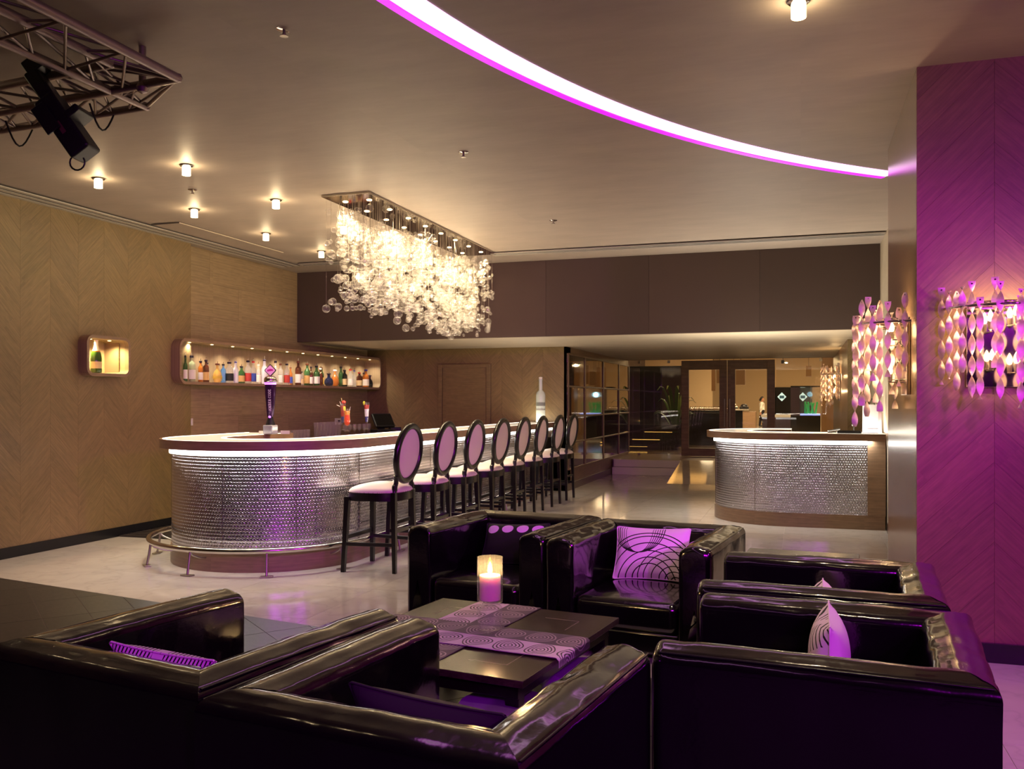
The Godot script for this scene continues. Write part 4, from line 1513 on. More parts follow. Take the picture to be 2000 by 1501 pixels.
# ------------------------------------------------------------------ bottles and glasses
# kinds: body profile as fractions of width (radius 1) and height 1 up to the neck's end
const BODY := {
	"tall": [[0, 0], [0.92, 0], [1, 0.02], [1, 0.58], [0.93, 0.66], [0.55, 0.74], [0.38, 0.80], [0.36, 0.97], [0.44, 0.975], [0.44, 1.0], [0, 1.0]],
	"square": [[0, 0], [0.95, 0], [1, 0.02], [1, 0.66], [0.85, 0.73], [0.42, 0.79], [0.36, 0.84], [0.36, 0.97], [0.44, 0.975], [0.44, 1.0], [0, 1.0]],
	"round": [[0, 0], [0.6, 0], [0.85, 0.08], [1, 0.25], [0.95, 0.42], [0.7, 0.58], [0.36, 0.68], [0.30, 0.76], [0.30, 0.97], [0.38, 0.975], [0.38, 1.0], [0, 1.0]],
	"slim": [[0, 0], [0.92, 0], [1, 0.03], [1, 0.60], [0.80, 0.68], [0.5, 0.74], [0.46, 0.97], [0.52, 0.975], [0.52, 1.0], [0, 1.0]],
	"flask": [[0, 0], [0.7, 0], [0.95, 0.06], [1, 0.3], [0.8, 0.55], [0.4, 0.68], [0.28, 0.74], [0.28, 0.92], [0.36, 0.93], [0.36, 1.0], [0, 1.0]]}

func bottle(at: Vector3, w: float, h: float, kind: String, glass: Material, label_m, cap_m: Material, label: String, pourer := true) -> void:
	var t := thing("liquor_bottle", label, "bottle", at, 0.0, "bottles in the lit shelf behind the bar")
	var r := w / 2
	var prof := []
	for q in BODY[kind]:
		prof.append(Vector2(q[0] * r, q[1] * h))
	var mb := MB.new()
	mb.lathe(prof, 16, Vector3.ZERO, 0.6, 1.0, 0.8 if kind == "square" else 1.0)
	part(t, "bottle_glass", mb, glass)
	if label_m != null:
		var lb := MB.new()
		var a := 0.10 if kind != "round" else 0.2
		var b := 0.46 if kind != "round" else 0.36
		lb.lathe(V2([[r * 1.012, h * a], [r * 1.012, h * b]]), 16, Vector3.ZERO, 0.6, 1.0, 0.8 if kind == "square" else 1.0)
		part(t, "paper_label", lb, label_m)
	part(t, "neck_cap", lathem([[0, h * 0.93], [r * 0.46 + 0.002, h * 0.93], [r * 0.46 + 0.002, h * 1.012], [0, h * 1.014]], 12), cap_m)
	if pourer:
		part(t, "pour_spout", tubem([Vector3(0, h * 1.01, 0), Vector3(0, h * 1.05, 0), Vector3(0.006, h * 1.13, 0.004)], 0.004, 6), M.chrome)

func build_shelf() -> void:
	# a long rounded box shelf on the bar's back wall, open to the front
	var t := thing("bottle_shelf", "long rounded wooden wall shelf lit from inside behind the bar", "shelf")
	var y0 := 1.705
	var y1 := 2.262
	var d0 := 8.93
	var d1 := 14.32
	shelf_box(t, -7.40, -7.08, y0, y1, d0, d1, 0.12, 0.034, -7.205)
	part(t, "back_panel", boxm(-7.40, -7.385, y0 + 0.03, y1 - 0.03, 9.3, d1 - 0.03), M.board_0)
	for k in 12:
		var d := 9.25 + k * 0.44
		part(t, "puck_light", lathem([[0, 0], [0.022, -0.002], [0, -0.006]], 8), M.lamp_frost, Transform3D(Basis.IDENTITY, P(-7.19, y1 - 0.036, d)))
		spot(t, P(-7.19, y1 - 0.05, d), P(-7.22, 0, d), Color(1.0, 0.93, 0.84), 0.36, 68.0, 0.8, 0.02)
	var gl := {}
	for q in [["clear", rgb(226, 232, 226), 0.22], ["frost", rgb(240, 240, 244), 0.75], ["green", rgb(30, 96, 40), 0.72], ["amber", rgb(196, 110, 30), 0.62], ["brown", rgb(88, 38, 16), 0.85], ["dark", rgb(20, 16, 18), 0.95], ["blue", rgb(60, 140, 200), 0.55], ["yellow", rgb(250, 200, 90), 0.5], ["navy", rgb(30, 38, 70), 0.9], ["pale_green", rgb(196, 226, 170), 0.3]]:
		gl[q[0]] = pane("bottle_" + q[0], q[1], q[2], 0.05)
	var lb := {"white": mat("label_white", rgb(230, 224, 210), 0.6), "cream": mat("label_cream", rgb(222, 196, 140), 0.6), "tan": mat("label_tan", rgb(190, 150, 90), 0.6), "red": mat("label_red", rgb(190, 60, 50), 0.6), "blue": mat("label_blue", rgb(60, 80, 170), 0.6), "black": mat("label_black", rgb(24, 22, 22), 0.6), "yellow": mat("label_yellow", rgb(226, 190, 70), 0.6), "none": null}
	var cp := {"black": M.black_plastic, "red": mat("cap_red", rgb(190, 30, 24), 0.4), "blue": mat("cap_blue", rgb(40, 40, 150), 0.4), "brown": mat("cap_brown", rgb(110, 60, 30), 0.5), "white": M.white_plastic}
	var list := [
		[-7.15, 9.12, 0.052, 0.279, "slim", "green", "white", "black", "dark green bottle with white label at the shelf's left end"],
		[-7.25, 9.25, 0.060, 0.228, "round", "amber", "none", "black", "small amber bulb-shaped bottle behind the big clear square one"],
		[-7.20, 9.30, 0.107, 0.286, "square", "pale_green", "white", "black", "large clear square bottle with pale green liquid"],
		[-7.15, 9.41, 0.067, 0.231, "square", "amber", "white", "black", "square amber bottle with white label, left of a dark brown one"],
		[-7.25, 9.65, 0.083, 0.254, "square", "brown", "tan", "black", "dark brown whisky bottle with tan label"],
		[-7.30, 9.74, 0.069, 0.226, "tall", "clear", "none", "black", "clear bottle behind the glowing yellow one"],
		[-7.15, 9.75, 0.118, 0.214, "round", "yellow", "yellow", "brown", "round bottle glowing bright yellow"],
		[-7.25, 10.01, 0.071, 0.219, "square", "blue", "none", "black", "bright blue bottle left of a wide clear one"],
		[-7.20, 10.07, 0.114, 0.244, "square", "clear", "black", "black", "wide clear bottle with dark label beside the blue one"],
		[-7.15, 10.14, 0.072, 0.257, "slim", "frost", "none", "blue", "frosted white bottle with blue cap"],
		[-7.25, 10.41, 0.095, 0.207, "tall", "green", "tan", "black", "bright green bottle with tan label"],
		[-7.20, 10.49, 0.096, 0.278, "tall", "clear", "red", "black", "clear bottle with pinkish red label"],
		[-7.15, 10.54, 0.081, 0.272, "tall", "clear", "blue", "red", "clear bottle with blue lettering and red cap"],
		[-7.25, 10.81, 0.076, 0.246, "tall", "clear", "white", "white", "clear bottle with white label and white stopper"],
		[-7.20, 10.88, 0.083, 0.312, "slim", "frost", "none", "black", "tallest frosted white bottle, glowing in the middle of the shelf"],
		[-7.15, 10.93, 0.076, 0.228, "tall", "clear", "red", "white", "clear bottle with red band, right of the tall frosted one"],
		[-7.25, 11.24, 0.086, 0.301, "tall", "clear", "none", "black", "plain clear bottle above the tap's badge"],
		[-7.20, 11.29, 0.078, 0.268, "square", "clear", "white", "brown", "clear square bottle with tall white label"],
		[-7.15, 11.38, 0.087, 0.270, "tall", "clear", "red", "black", "clear bottle with red lettering and blue seal"],
		[-7.25, 11.64, 0.064, 0.234, "tall", "amber", "blue", "brown", "slim golden bottle with a blue round seal"],
		[-7.20, 11.77, 0.097, 0.319, "square", "brown", "white", "brown", "half-full brown whisky bottle, taller than its neighbours"],
		[-7.15, 11.80, 0.049, 0.181, "slim", "clear", "cream", "black", "small clear bottle with cream label"],
		[-7.25, 12.11, 0.100, 0.299, "tall", "green", "tan", "brown", "green whisky bottle with tan label"],
		[-7.20, 12.14, 0.066, 0.256, "tall", "brown", "white", "black", "brown bottle squeezed between two green ones"],
		[-7.15, 12.22, 0.100, 0.272, "tall", "green", "white", "black", "green whisky bottle with white label"],
		[-7.25, 12.51, 0.077, 0.249, "tall", "brown", "none", "white", "plain brown bottle right of the white-labelled green one"],
		[-7.14, 12.58, 0.146, 0.176, "round", "navy", "none", "black", "squat round navy blue bottle"],
		[-7.29, 12.62, 0.069, 0.265, "tall", "green", "yellow", "brown", "green bottle with yellow label behind the round navy one"],
		[-7.25, 12.97, 0.141, 0.241, "round", "amber", "none", "white", "round bumpy amber bottle"],
		[-7.20, 13.08, 0.080, 0.288, "tall", "green", "none", "black", "plain dark green bottle near the right end"],
		[-7.15, 13.11, 0.097, 0.243, "square", "dark", "cream", "black", "black bottle with slanted cream label"],
		[-7.25, 13.50, 0.100, 0.265, "square", "clear", "white", "red", "clear cut-glass bottle with a red top"],
		[-7.20, 13.54, 0.073, 0.250, "slim", "clear", "none", "blue", "slim clear bottle with purple-blue cap"],
		[-7.15, 13.63, 0.110, 0.220, "square", "brown", "cream", "red", "bottle with red wax top and cream label"],
		[-7.25, 14.06, 0.113, 0.275, "tall", "amber", "white", "blue", "amber bottle with a bright blue-purple cap"],
		[-7.30, 14.08, 0.075, 0.226, "square", "amber", "none", "black", "short amber bottle beside the blue-capped one"],
		[-7.22, 14.16, 0.105, 0.19, "flask", "dark", "none", "black", "small dark flask standing alone at the shelf's right end"]]
	for q in list:
		bottle(P(q[0], y0 + 0.036, q[1]), q[2], q[3] * 1.12, q[4], gl[q[5]], lb[q[6]], cp[q[7]], q[8], q[3] > 0.16)
	# the champagne niche
	var n := thing("wall_niche", "small square rounded wooden niche glowing on the left wall", "niche")
	shelf_box(n, -7.42, -7.09, 1.765, 2.20, 7.48, 8.12, 0.09, 0.034, -7.205)
	part(n, "back_panel", boxm(-7.42, -7.405, 1.80, 2.165, 7.53, 8.07), M.board_2)
	for d in [7.66, 7.94]:
		part(n, "puck_light", lathem([[0, 0], [0.022, -0.002], [0, -0.006]], 8), M.lamp_frost, Transform3D(Basis.IDENTITY, P(-7.22, 2.163, d)))
		spot(n, P(-7.22, 2.145, d), P(-7.26, 0, d + 0.02), Color(1.0, 0.90, 0.66), 0.8, 74.0, 0.8, 0.02)
	var cb := thing("champagne_bottle", "green champagne bottle with white foil neck in the glowing niche", "bottle", P(-7.19, 1.802, 7.715))
	cb.scale = Vector3(1.1, 1.05, 1.1)
	part(cb, "bottle_glass", lathem([[0, 0], [0.05, 0], [0.053, 0.01], [0.053, 0.15], [0.046, 0.20], [0.026, 0.245], [0.018, 0.28], [0.017, 0.32], [0, 0.322]], 20), mat("champagne_green", rgb(56, 84, 28), 0.08))
	part(cb, "foil", lathem([[0.036, 0.226], [0.0275, 0.246], [0.0195, 0.28], [0.0185, 0.322], [0.021, 0.324], [0.021, 0.336], [0, 0.338]], 20), mat("foil", rgb(238, 226, 190), 0.3, 0.3))
	part(cb, "paper_label", lathem([[0.0538, 0.045], [0.0538, 0.115]], 20), lb.cream)
	part(cb, "neck_band", lathem([[0.0405, 0.214], [0.0375, 0.224]], 20), mat("neck_gold", rgb(190, 120, 50), 0.3, 0.8))

# open-fronted rounded box whose opening faces +x
func shelf_box(t: Node3D, xb: float, xf: float, y0: float, y1: float, d0: float, d1: float, r: float, th: float, x_wall: float) -> void:
	var ring := func(grow: float) -> Array:
		var o := []
		var rr := maxf(r - grow, 0.01)
		for q in [[d1 - r, y1 - r, 0.0], [d0 + r, y1 - r, PI / 2], [d0 + r, y0 + r, PI], [d1 - r, y0 + r, PI * 1.5]]:
			for k in 7:
				var a: float = q[2] + PI / 2 * k / 6.0
				o.append(Vector2(q[0] + cos(a) * rr, q[1] + sin(a) * rr))
		return o
	var oc: Array = ring.call(0.0)
	var ic: Array = ring.call(th)
	var c := Vector2((d0 + d1) / 2, (y0 + y1) / 2)
	var mb := MB.new()
	var inn := MB.new()
	for k in oc.size():
		var k2: int = (k + 1) % oc.size()
		var a: Vector2 = oc[k]
		var b: Vector2 = oc[k2]
		var e := (b - a).normalized()
		var nn := P(0, -e.x, e.y)
		mb.quad(P(x_wall, a.y, a.x), P(x_wall, b.y, b.x), P(xf, b.y, b.x), P(xf, a.y, a.x), nn, Vector2(a.x, 0), Vector2(b.x, 0), Vector2(b.x, 0.2), Vector2(a.x, 0.2))
		var ia: Vector2 = ic[k]
		var ib: Vector2 = ic[k2]
		mb.quad(P(xf, a.y, a.x), P(xf, b.y, b.x), P(xf, ib.y, ib.x), P(xf, ia.y, ia.x), Vector3.RIGHT, a * 0.7, b * 0.7, ib * 0.7, ia * 0.7)
		inn.quad(P(xb, ia.y, ia.x), P(xb, ib.y, ib.x), P(xf, ib.y, ib.x), P(xf, ia.y, ia.x), -nn, Vector2(ia.x, 0), Vector2(ib.x, 0), Vector2(ib.x, 0.3), Vector2(ia.x, 0.3))
		# hidden run of the box inside the recess
		mb.quad(P(xb, a.y, a.x), P(xb, b.y, b.x), P(x_wall, b.y, b.x), P(x_wall, a.y, a.x), nn)
	part(t, "box_frame", mb, M.veneer)
	part(t, "box_lining", inn, M.board_0)

func build_bar_things() -> void:
	# beer tower
	var t := thing("beer_tower", "tall purple-lit beer tower with a diamond badge on the bar", "beer tap", P(-5.30, 1.151, 8.12))
	part(t, "clear_base", rboxm(Vector3(0, 0.05, 0), Vector3(0.115, 0.10, 0.115), 0.012, 3), mat("ice_block", rgb(200, 205, 210), 0.1, 0.5))
	part(t, "neck_cone", lathem([[0, 0.10], [0.052, 0.10], [0.03, 0.165], [0.028, 0.185], [0, 0.186]], 20), M.black_metal)
	part(t, "indicator_light", lathem([[0, -0.014], [0.011, -0.009], [0.014, 0], [0.011, 0.009], [0, 0.014]], 12), glow("tap_glow", Color(0.75, 0.1, 1.0), 2.2), Transform3D(Basis.IDENTITY, Vector3(0.008, 0.185, 0.026)))
	part(t, "tower_body", lathem([[0, 0.185], [0.033, 0.187], [0.045, 0.30], [0.055, 0.43], [0.058, 0.50], [0.056, 0.545], [0.062, 0.552], [0.062, 0.585], [0.05, 0.602], [0.02, 0.61], [0, 0.611]], 24), mat("tower_purple", rgb(54, 22, 66), 0.1, 0.5))
	part(t, "tower_cap", lathem([[0.0625, 0.552], [0.065, 0.556], [0.065, 0.583], [0.052, 0.603], [0.02, 0.613], [0, 0.613]], 24), M.steel)
	part(t, "glow_band", lathem([[0.0565, 0.52], [0.0595, 0.535], [0.0585, 0.546]], 24), M.tap_glow)
	var tm := TextMesh.new()
	tm.text = "AMBER CODE"
	var f := SystemFont.new()
	f.font_names = PackedStringArray(["Droid Serif"])
	tm.font = f
	tm.font_size = 32
	tm.pixel_size = 0.0011
	tm.depth = 0.002
	part(t, "lettering", tm, mat("tap_letters", rgb(210, 190, 215), 0.5), Transform3D(Basis(Vector3.UP, 0.45) * Basis(Vector3.RIGHT, 0.1) * Basis(Vector3.BACK, PI / 2), Vector3(0.0218, 0.36, 0.0475)))
	var bd := MB.new()
	bd.xf = Transform3D(Basis(Vector3.UP, 0.3), Vector3(0, 0.672, 0))
	bd.prism(PackedVector2Array([Vector2(0, -0.064), Vector2(0.058, -0.008), Vector2(0.058, 0.008), Vector2(0.0, 0.064), Vector2(-0.058, 0.008), Vector2(-0.058, -0.008)]), -0.009, 0.009)
	var badge := part(t, "badge", bd, M.black_plastic)
	var bf := MB.new()
	bf.xf = bd.xf
	bf.prism(PackedVector2Array([Vector2(0, -0.055), Vector2(0.05, -0.006), Vector2(0.05, 0.006), Vector2(0, 0.055), Vector2(-0.05, 0.006), Vector2(-0.05, -0.006)]), 0.0092, 0.0105)
	part(badge, "badge_face", bf, mat("badge_pink", rgb(224, 160, 220), 0.4))
	var bl := MB.new()
	bl.xf = bd.xf
	bl.prism(PackedVector2Array([Vector2(-0.033, -0.012), Vector2(0.033, -0.004), Vector2(0.03, 0.012), Vector2(0.0, 0.016), Vector2(-0.03, 0.006)]), 0.0106, 0.0118)
	part(badge, "emblem", bl, mat("emblem_magenta", rgb(176, 30, 140), 0.5))
	for s in [-1, 1]:
		var dm := thing("drip_card", "folded menu card standing %s of the beer tower" % ("left" if s < 0 else "right"), "card", P(-5.30 + s * 0.10, 1.151, 8.20 + s * 0.05), 0.2)
		part(dm, "card_front", rboxm(Vector3(0, 0.018, 0.01), Vector3(0.10, 0.036, 0.002), 0.0009, 1), M.label_white)
		part(dm, "card_back", rboxm(Vector3(0, 0.018, -0.01), Vector3(0.10, 0.036, 0.002), 0.0009, 1), M.cap_brown)
	# cocktails
	var red := pane("drink_red", rgb(190, 36, 22), 0.8, 0.1)
	var org := pane("drink_orange", rgb(255, 96, 34), 0.9, 0.1)
	var yel := pane("drink_yellow", rgb(255, 176, 60), 0.85, 0.1)
	var wht := pane("drink_milk", rgb(236, 236, 240), 0.95, 0.1)
	var blu := pane("drink_blue", rgb(44, 40, 130), 0.9, 0.1)
	var c1 := thing("cocktail", "tall flute cocktail, red over dark blue, with straws and cherry", "drink", P(-5.05, 1.151, 9.22))
	flute(c1, [[0.10, 0.17, blu], [0.171, 0.30, red]])
	part(c1, "cherry", lathem([[0, -0.024], [0.018, -0.016], [0.026, 0], [0.018, 0.016], [0, 0.024]], 12), M.cap_red, Transform3D(Basis.IDENTITY, Vector3(0.012, 0.335, 0)))
	part(c1, "straw", tubem([Vector3(0, 0.25, 0), Vector3(-0.04, 0.345, 0.0)], 0.0035, 6), M.white_plastic)
	part(c1, "straw", tubem([Vector3(0.0, 0.27, 0), Vector3(-0.075, 0.305, 0.01)], 0.0035, 6), M.white_plastic)
	part(c1, "stirrer", tubem([Vector3(0.004, 0.29, 0), Vector3(-0.02, 0.385, 0)], 0.003, 6), M.label_cream)
	var c2 := thing("cocktail", "curvy orange cocktail in a footed glass with lemon slice", "drink", P(-4.93, 1.151, 9.10))
	part(c2, "stem_glass", lathem([[0, 0], [0.034, 0], [0.034, 0.006], [0.010, 0.018], [0.012, 0.05], [0.03, 0.075], [0.040, 0.11], [0.036, 0.16], [0.031, 0.20], [0.038, 0.26], [0.0365, 0.262], [0.029, 0.20], [0.034, 0.16], [0.038, 0.11], [0.028, 0.078], [0, 0.06]], 20), M.clear_glass)
	part(c2, "orange_drink", lathem([[0, 0.066], [0.026, 0.08], [0.036, 0.11], [0.032, 0.16], [0.0285, 0.19], [0, 0.19]], 20), org)
	part(c2, "pale_foam", lathem([[0, 0.1905], [0.0285, 0.1905], [0.029, 0.20], [0.034, 0.238], [0, 0.24]], 20), yel)
	part(c2, "lemon_slice", lathem([[0, -0.003], [0.026, -0.003], [0.026, 0.003], [0, 0.003]], 16), M.label_yellow, Transform3D(Basis(Vector3.BACK, PI / 2) * Basis(Vector3.UP, 0.2), Vector3(-0.028, 0.265, 0.01)))
	part(c2, "straw", tubem([Vector3(0.01, 0.2, 0), Vector3(0.045, 0.285, 0)], 0.003, 6), M.white_plastic)
	var c3 := thing("cocktail", "layered red, white and blue cocktail in a flute with lime", "drink", P(-4.95, 1.151, 9.62))
	flute(c3, [[0.10, 0.165, blu], [0.166, 0.255, wht], [0.256, 0.305, red]])
	part(c3, "lime_slice", lathem([[0, -0.003], [0.026, -0.003], [0.026, 0.003], [0, 0.003]], 16), mat("lime", rgb(150, 160, 40), 0.5), Transform3D(Basis(Vector3.BACK, PI / 2) * Basis(Vector3.UP, 0.2), Vector3(-0.03, 0.325, 0.008)))
	# big frosted display bottle at the far end
	var vb := thing("display_bottle", "oversized frosted white bottle at the far end of the bar", "bottle", P(-4.08, 1.151, 14.12))
	part(vb, "bottle_glass", lathem([[0, 0], [0.07, 0], [0.076, 0.01], [0.078, 0.44], [0.07, 0.485], [0.045, 0.515], [0.031, 0.53], [0.029, 0.69], [0.034, 0.692], [0.034, 0.71], [0, 0.712]], 24), pane("frosted_bottle", rgb(222, 232, 220), 0.72, 0.2))
	part(vb, "stopper", lathem([[0, 0.712], [0.03, 0.712], [0.03, 0.745], [0, 0.75]], 16), M.label_white)
	part(vb, "label_band", lathem([[0.0786, 0.27], [0.0786, 0.33]], 24), mat("band_grey", rgb(140, 146, 134), 0.5))
	part(vb, "label_text", lathem([[0.0786, 0.20], [0.0786, 0.225]], 24), mat("text_grey", rgb(176, 178, 164), 0.5))
	# glasses on the back counter
	var g1 := thing("tumbler", "clear tumbler in the low left row on the back counter", "glass", P(-6.98, 0.921, 10.6), 0.0, "low row of tumblers on the back counter")
	part(g1, "glass_wall", lathem([[0, 0], [0.032, 0], [0.036, 0.16], [0.034, 0.16], [0.030, 0.012], [0, 0.010]], 14), pane("bar_glass", rgb(210, 205, 190), 0.14, 0.03))
	for i in range(1, 12):
		copy(g1).position = P(-6.98, 0.921, 10.6 + i * 0.098)
	var g2 := thing("highball_glass", "tall clear highball glass in the middle row on the back counter", "glass", P(-7.0, 0.921, 11.95), 0.0, "tall row of highball glasses on the back counter")
	part(g2, "glass_wall", lathem([[0, 0], [0.034, 0], [0.040, 0.255], [0.038, 0.255], [0.032, 0.012], [0, 0.010]], 14), M.bar_glass)
	for i in range(1, 8):
		copy(g2).position = P(-7.0, 0.921, 11.95 + i * 0.10)
	var g3 := thing("wine_glass", "small stemmed glass in the right row on the back counter", "glass", P(-7.0, 0.921, 12.85), 0.0, "stemmed glasses on the back counter")
	part(g3, "bowl", lathem([[0.004, 0.09], [0.03, 0.115], [0.036, 0.15], [0.030, 0.20], [0.028, 0.20], [0.034, 0.15], [0.028, 0.118], [0, 0.095]], 14), M.bar_glass)
	part(g3, "stem", lathem([[0, 0], [0.032, 0], [0.032, 0.004], [0.005, 0.012], [0.004, 0.09], [0, 0.09]], 12), M.bar_glass)
	for i in range(1, 11):
		copy(g3).position = P(-7.0 + 0.03 * (i % 2), 0.921, 12.85 + i * 0.085)
	# till
	var ps := thing("till", "black touch-screen till tilted on the back counter", "till", P(-6.75, 0.921, 13.72), 0.9)
	part(ps, "till_base", rboxm(Vector3(0, 0.05, 0), Vector3(0.34, 0.10, 0.30), 0.012, 2), M.black_plastic)
	part(ps, "till_stand", rboxm(Vector3(-0.02, 0.13, -0.04), Vector3(0.12, 0.10, 0.08), 0.02, 3), M.black_plastic)
	var sc := MB.new()
	sc.xf = Transform3D(Basis(Vector3.RIGHT, -0.75), Vector3(0, 0.25, 0))
	sc.rbox(Vector3.ZERO, Vector3(0.36, 0.30, 0.05), 0.02, 3)
	var sn := part(ps, "till_monitor", sc, M.black_plastic)
	var sg := MB.new()
	sg.xf = sc.xf
	sg.box(Vector3(0, 0, 0.0255), Vector3(0.31, 0.24, 0.001))
	part(sn, "till_glass", sg, M.black_gloss)
	var pr := thing("receipt_printer", "boxy black receipt printer beside the till", "printer", P(-6.72, 0.921, 14.12), 0.6)
	part(pr, "printer_body", rboxm(Vector3(0, 0.065, 0), Vector3(0.20, 0.13, 0.18), 0.015, 3), M.black_plastic)
	part(pr, "paper_slot", rboxm(Vector3(0, 0.131, 0.02), Vector3(0.10, 0.004, 0.012), 0.001, 1), M.white_plastic)
	var sk := struct("wall_socket", rboxm(P(-7.394, 1.235, 9.50), Vector3(0.012, 0.09, 0.15), 0.004, 2), M.white_plastic)
	for k in 2:
		part(sk, "switch", rboxm(P(-7.386, 1.235, 9.47 + k * 0.06), Vector3(0.006, 0.045, 0.035), 0.002, 1), M.paper_bag)
	for k in 2:
		var s2 := struct("wall_socket", rboxm(P(-7.394, 1.16, 13.35 + k * 0.32), Vector3(0.012, 0.11, 0.24 - k * 0.1), 0.004, 2), M.white_plastic)
		part(s2, "switch", rboxm(P(-7.386, 1.16, 13.35 + k * 0.32), Vector3(0.006, 0.045, 0.06), 0.002, 1), M.slot_dark)

func flute(t: Node3D, layers: Array) -> void:
	part(t, "flute_glass", lathem([[0, 0], [0.04, 0], [0.042, 0.014], [0.013, 0.022], [0.013, 0.09], [0.02, 0.10], [0.036, 0.335], [0.034, 0.335], [0.018, 0.102], [0, 0.096]], 18), M.clear_glass)
	for q in layers:
		var ra := lerpf(0.0175, 0.033, (q[0] - 0.10) / 0.235)
		var rb := lerpf(0.0175, 0.033, (q[1] - 0.10) / 0.235)
		part(t, "drink_layer", lathem([[0, q[0]], [ra, q[0]], [rb, q[1]], [0, q[1]]], 18), q[2])

# ------------------------------------------------------------------ stage truss, scanner, detectors
func build_truss() -> void:
	var t := thing("lighting_truss", "purple-tinged steel lighting truss corner hanging under the ceiling", "truss")
	var y := 3.27
	var yt := 3.33
	var C1 := P(-3.25, y, 4.08)
	var C2 := P(-3.745, y, 4.42)
	var C3 := P(-3.56, yt, 3.93)
	var A1 := P(-3.25, y, -1.0)
	var A2 := P(-3.745, y, -1.0)
	var A3 := P(-3.56, yt, -1.0)
	var B1 := P(-7.0, y, 4.66)
	var B2 := P(-7.0, y, 4.48)
	var B3 := P(-7.0, yt, 4.25)
	for q in [[A1, C1], [A2, C2], [A3, C3], [B1, C2], [B2, C1], [B3, C3]]:
		part(t, "chord", tubem([q[0], q[1]], 0.025, 12), M.truss_steel)
	for q in [C1, C2, C3]:
		var cap := MB.new()
		cap.xf = Transform3D(Basis.IDENTITY, q)
		cap.lathe(V2([[0, -0.027], [0.02, -0.02], [0.028, 0], [0.02, 0.02], [0, 0.027]]), 12)
		part(t, "end_joint", cap, M.truss_steel)
	part(t, "corner_plate", tubem([C3, C1], 0.02, 10), M.truss_steel)
	part(t, "corner_plate", tubem([C2, C1], 0.012, 10), M.truss_steel)
	for arm in [[A1, A2, A3, C1, C2, C3, 13], [B2, B1, B3, C1, C2, C3, 12]]:
		var n: int = arm[6]
		for i in n:
			var f0 := float(i) / n
			var f1 := (i + 0.5) / n
			var f2 := (i + 1.0) / n
			for pr in [[0, 2], [1, 2], [0, 1]]:
				var a0: Vector3 = arm[pr[0]].lerp(arm[pr[0] + 3], f0)
				var b: Vector3 = arm[pr[1]].lerp(arm[pr[1] + 3], f1)
				var a1: Vector3 = arm[pr[0]].lerp(arm[pr[0] + 3], f2)
				part(t, "brace", tubem([a0, b], 0.009, 6), M.truss_steel)
				part(t, "brace", tubem([b, a1], 0.009, 6), M.truss_steel)
	for q in [P(-3.50, 0, 4.10), P(-3.56, 0, 1.0), P(-6.0, 0, 4.4)]:
		part(t, "hanger_rod", tubem([Vector3(q.x, CEIL, q.z), Vector3(q.x, 3.27, q.z)], 0.02, 10), M.truss_steel)
		var kb := MB.new()
		kb.lathe(V2([[0, -0.035], [0.025, -0.025], [0.035, 0], [0.025, 0.025], [0, 0.035]]), 14, Vector3(q.x, 3.25, q.z))
		part(t, "hanger_knob", kb, M.truss_steel)
	# scanner fixture hung under the far truss arm
	var s := thing("scanner_light", "black stage scanner fixture hanging askew under the truss", "stage light", P(-4.33, 3.1, 4.3))
	s.transform = Transform3D(Basis(Vector3.UP, 0.25) * Basis(Vector3.BACK, -0.95) * Basis.from_scale(Vector3.ONE * 0.85), P(-3.93, 3.10, 3.93))
	part(s, "housing", rboxm(Vector3(0.12, 0.0, 0.0), Vector3(0.44, 0.15, 0.17), 0.02, 3), M.black_metal)
	part(s, "snout", rboxm(Vector3(-0.20, 0.02, 0.0), Vector3(0.22, 0.10, 0.12), 0.02, 3), M.black_metal)
	part(s, "mirror_head", rboxm(Vector3(-0.33, 0.06, 0.0), Vector3(0.10, 0.12, 0.12), 0.012, 2), M.black_metal)
	part(s, "side_fin", rboxm(Vector3(0.05, -0.05, 0.11), Vector3(0.20, 0.10, 0.02), 0.006, 2), M.black_metal)
	part(s, "yoke", rboxm(Vector3(0.10, 0.11, 0.0), Vector3(0.05, 0.10, 0.2), 0.01, 2), M.black_metal)
	part(s, "brand_plate", rboxm(Vector3(0.14, -0.01, 0.0865), Vector3(0.09, 0.03, 0.002), 0.0009, 1), mat("badge_dark", rgb(90, 50, 50), 0.5))
	var lp := []
	for k in 13:
		var a := TAU * 0.8 * k / 12.0
		lp.append(Vector3(0.36 + 0.05 * sin(a), -0.02 + 0.05 * cos(a) - 0.05, 0.03))
	part(s, "cable_loop", tubem(lp, 0.006, 6), M.black_plastic)
	for k in 4:
		var pts := []
		for i in 9:
			var f := i / 8.0
			pts.append(P(-4.0 - k * 0.32, 3.26 - 0.13 * sin(f * PI) - 0.02 * k, 4.44 - f * 0.2))
		solo("truss_cable", tubem(pts, 0.006, 6), M.black_plastic, ["black cable looping under the truss beside the scanner", "black cable drooping between truss chords behind the scanner", "thin black cable sagging from the truss left of the scanner", "black cable hanging at the left edge of the picture"][k], "cable", Transform3D.IDENTITY, "cables on the truss")
	var dts := [[-2.614, 4.134, "small sprinkler head on the ceiling seam at top left"], [-2.554, 6.624, "round sprinkler head in the middle of the ceiling"], [-2.577, 9.42, "far sprinkler head on the ceiling right of the chandelier"], [-5.418, 7.013, "small smoke detector among the downlights"]]
	var sp := thing("sprinkler_head", "", "sprinkler", Vector3.ZERO, 0.0, "sprinkler heads on the ceiling")
	part(sp, "rose", lathem([[0, 0.002], [0.04, 0.002], [0.042, -0.004], [0.02, -0.01], [0, -0.01]], 16), M.chrome)
	part(sp, "nozzle", lathem([[0.008, -0.01], [0.010, -0.035], [0.022, -0.038], [0.022, -0.042], [0, -0.043]], 12), M.brushed_steel)
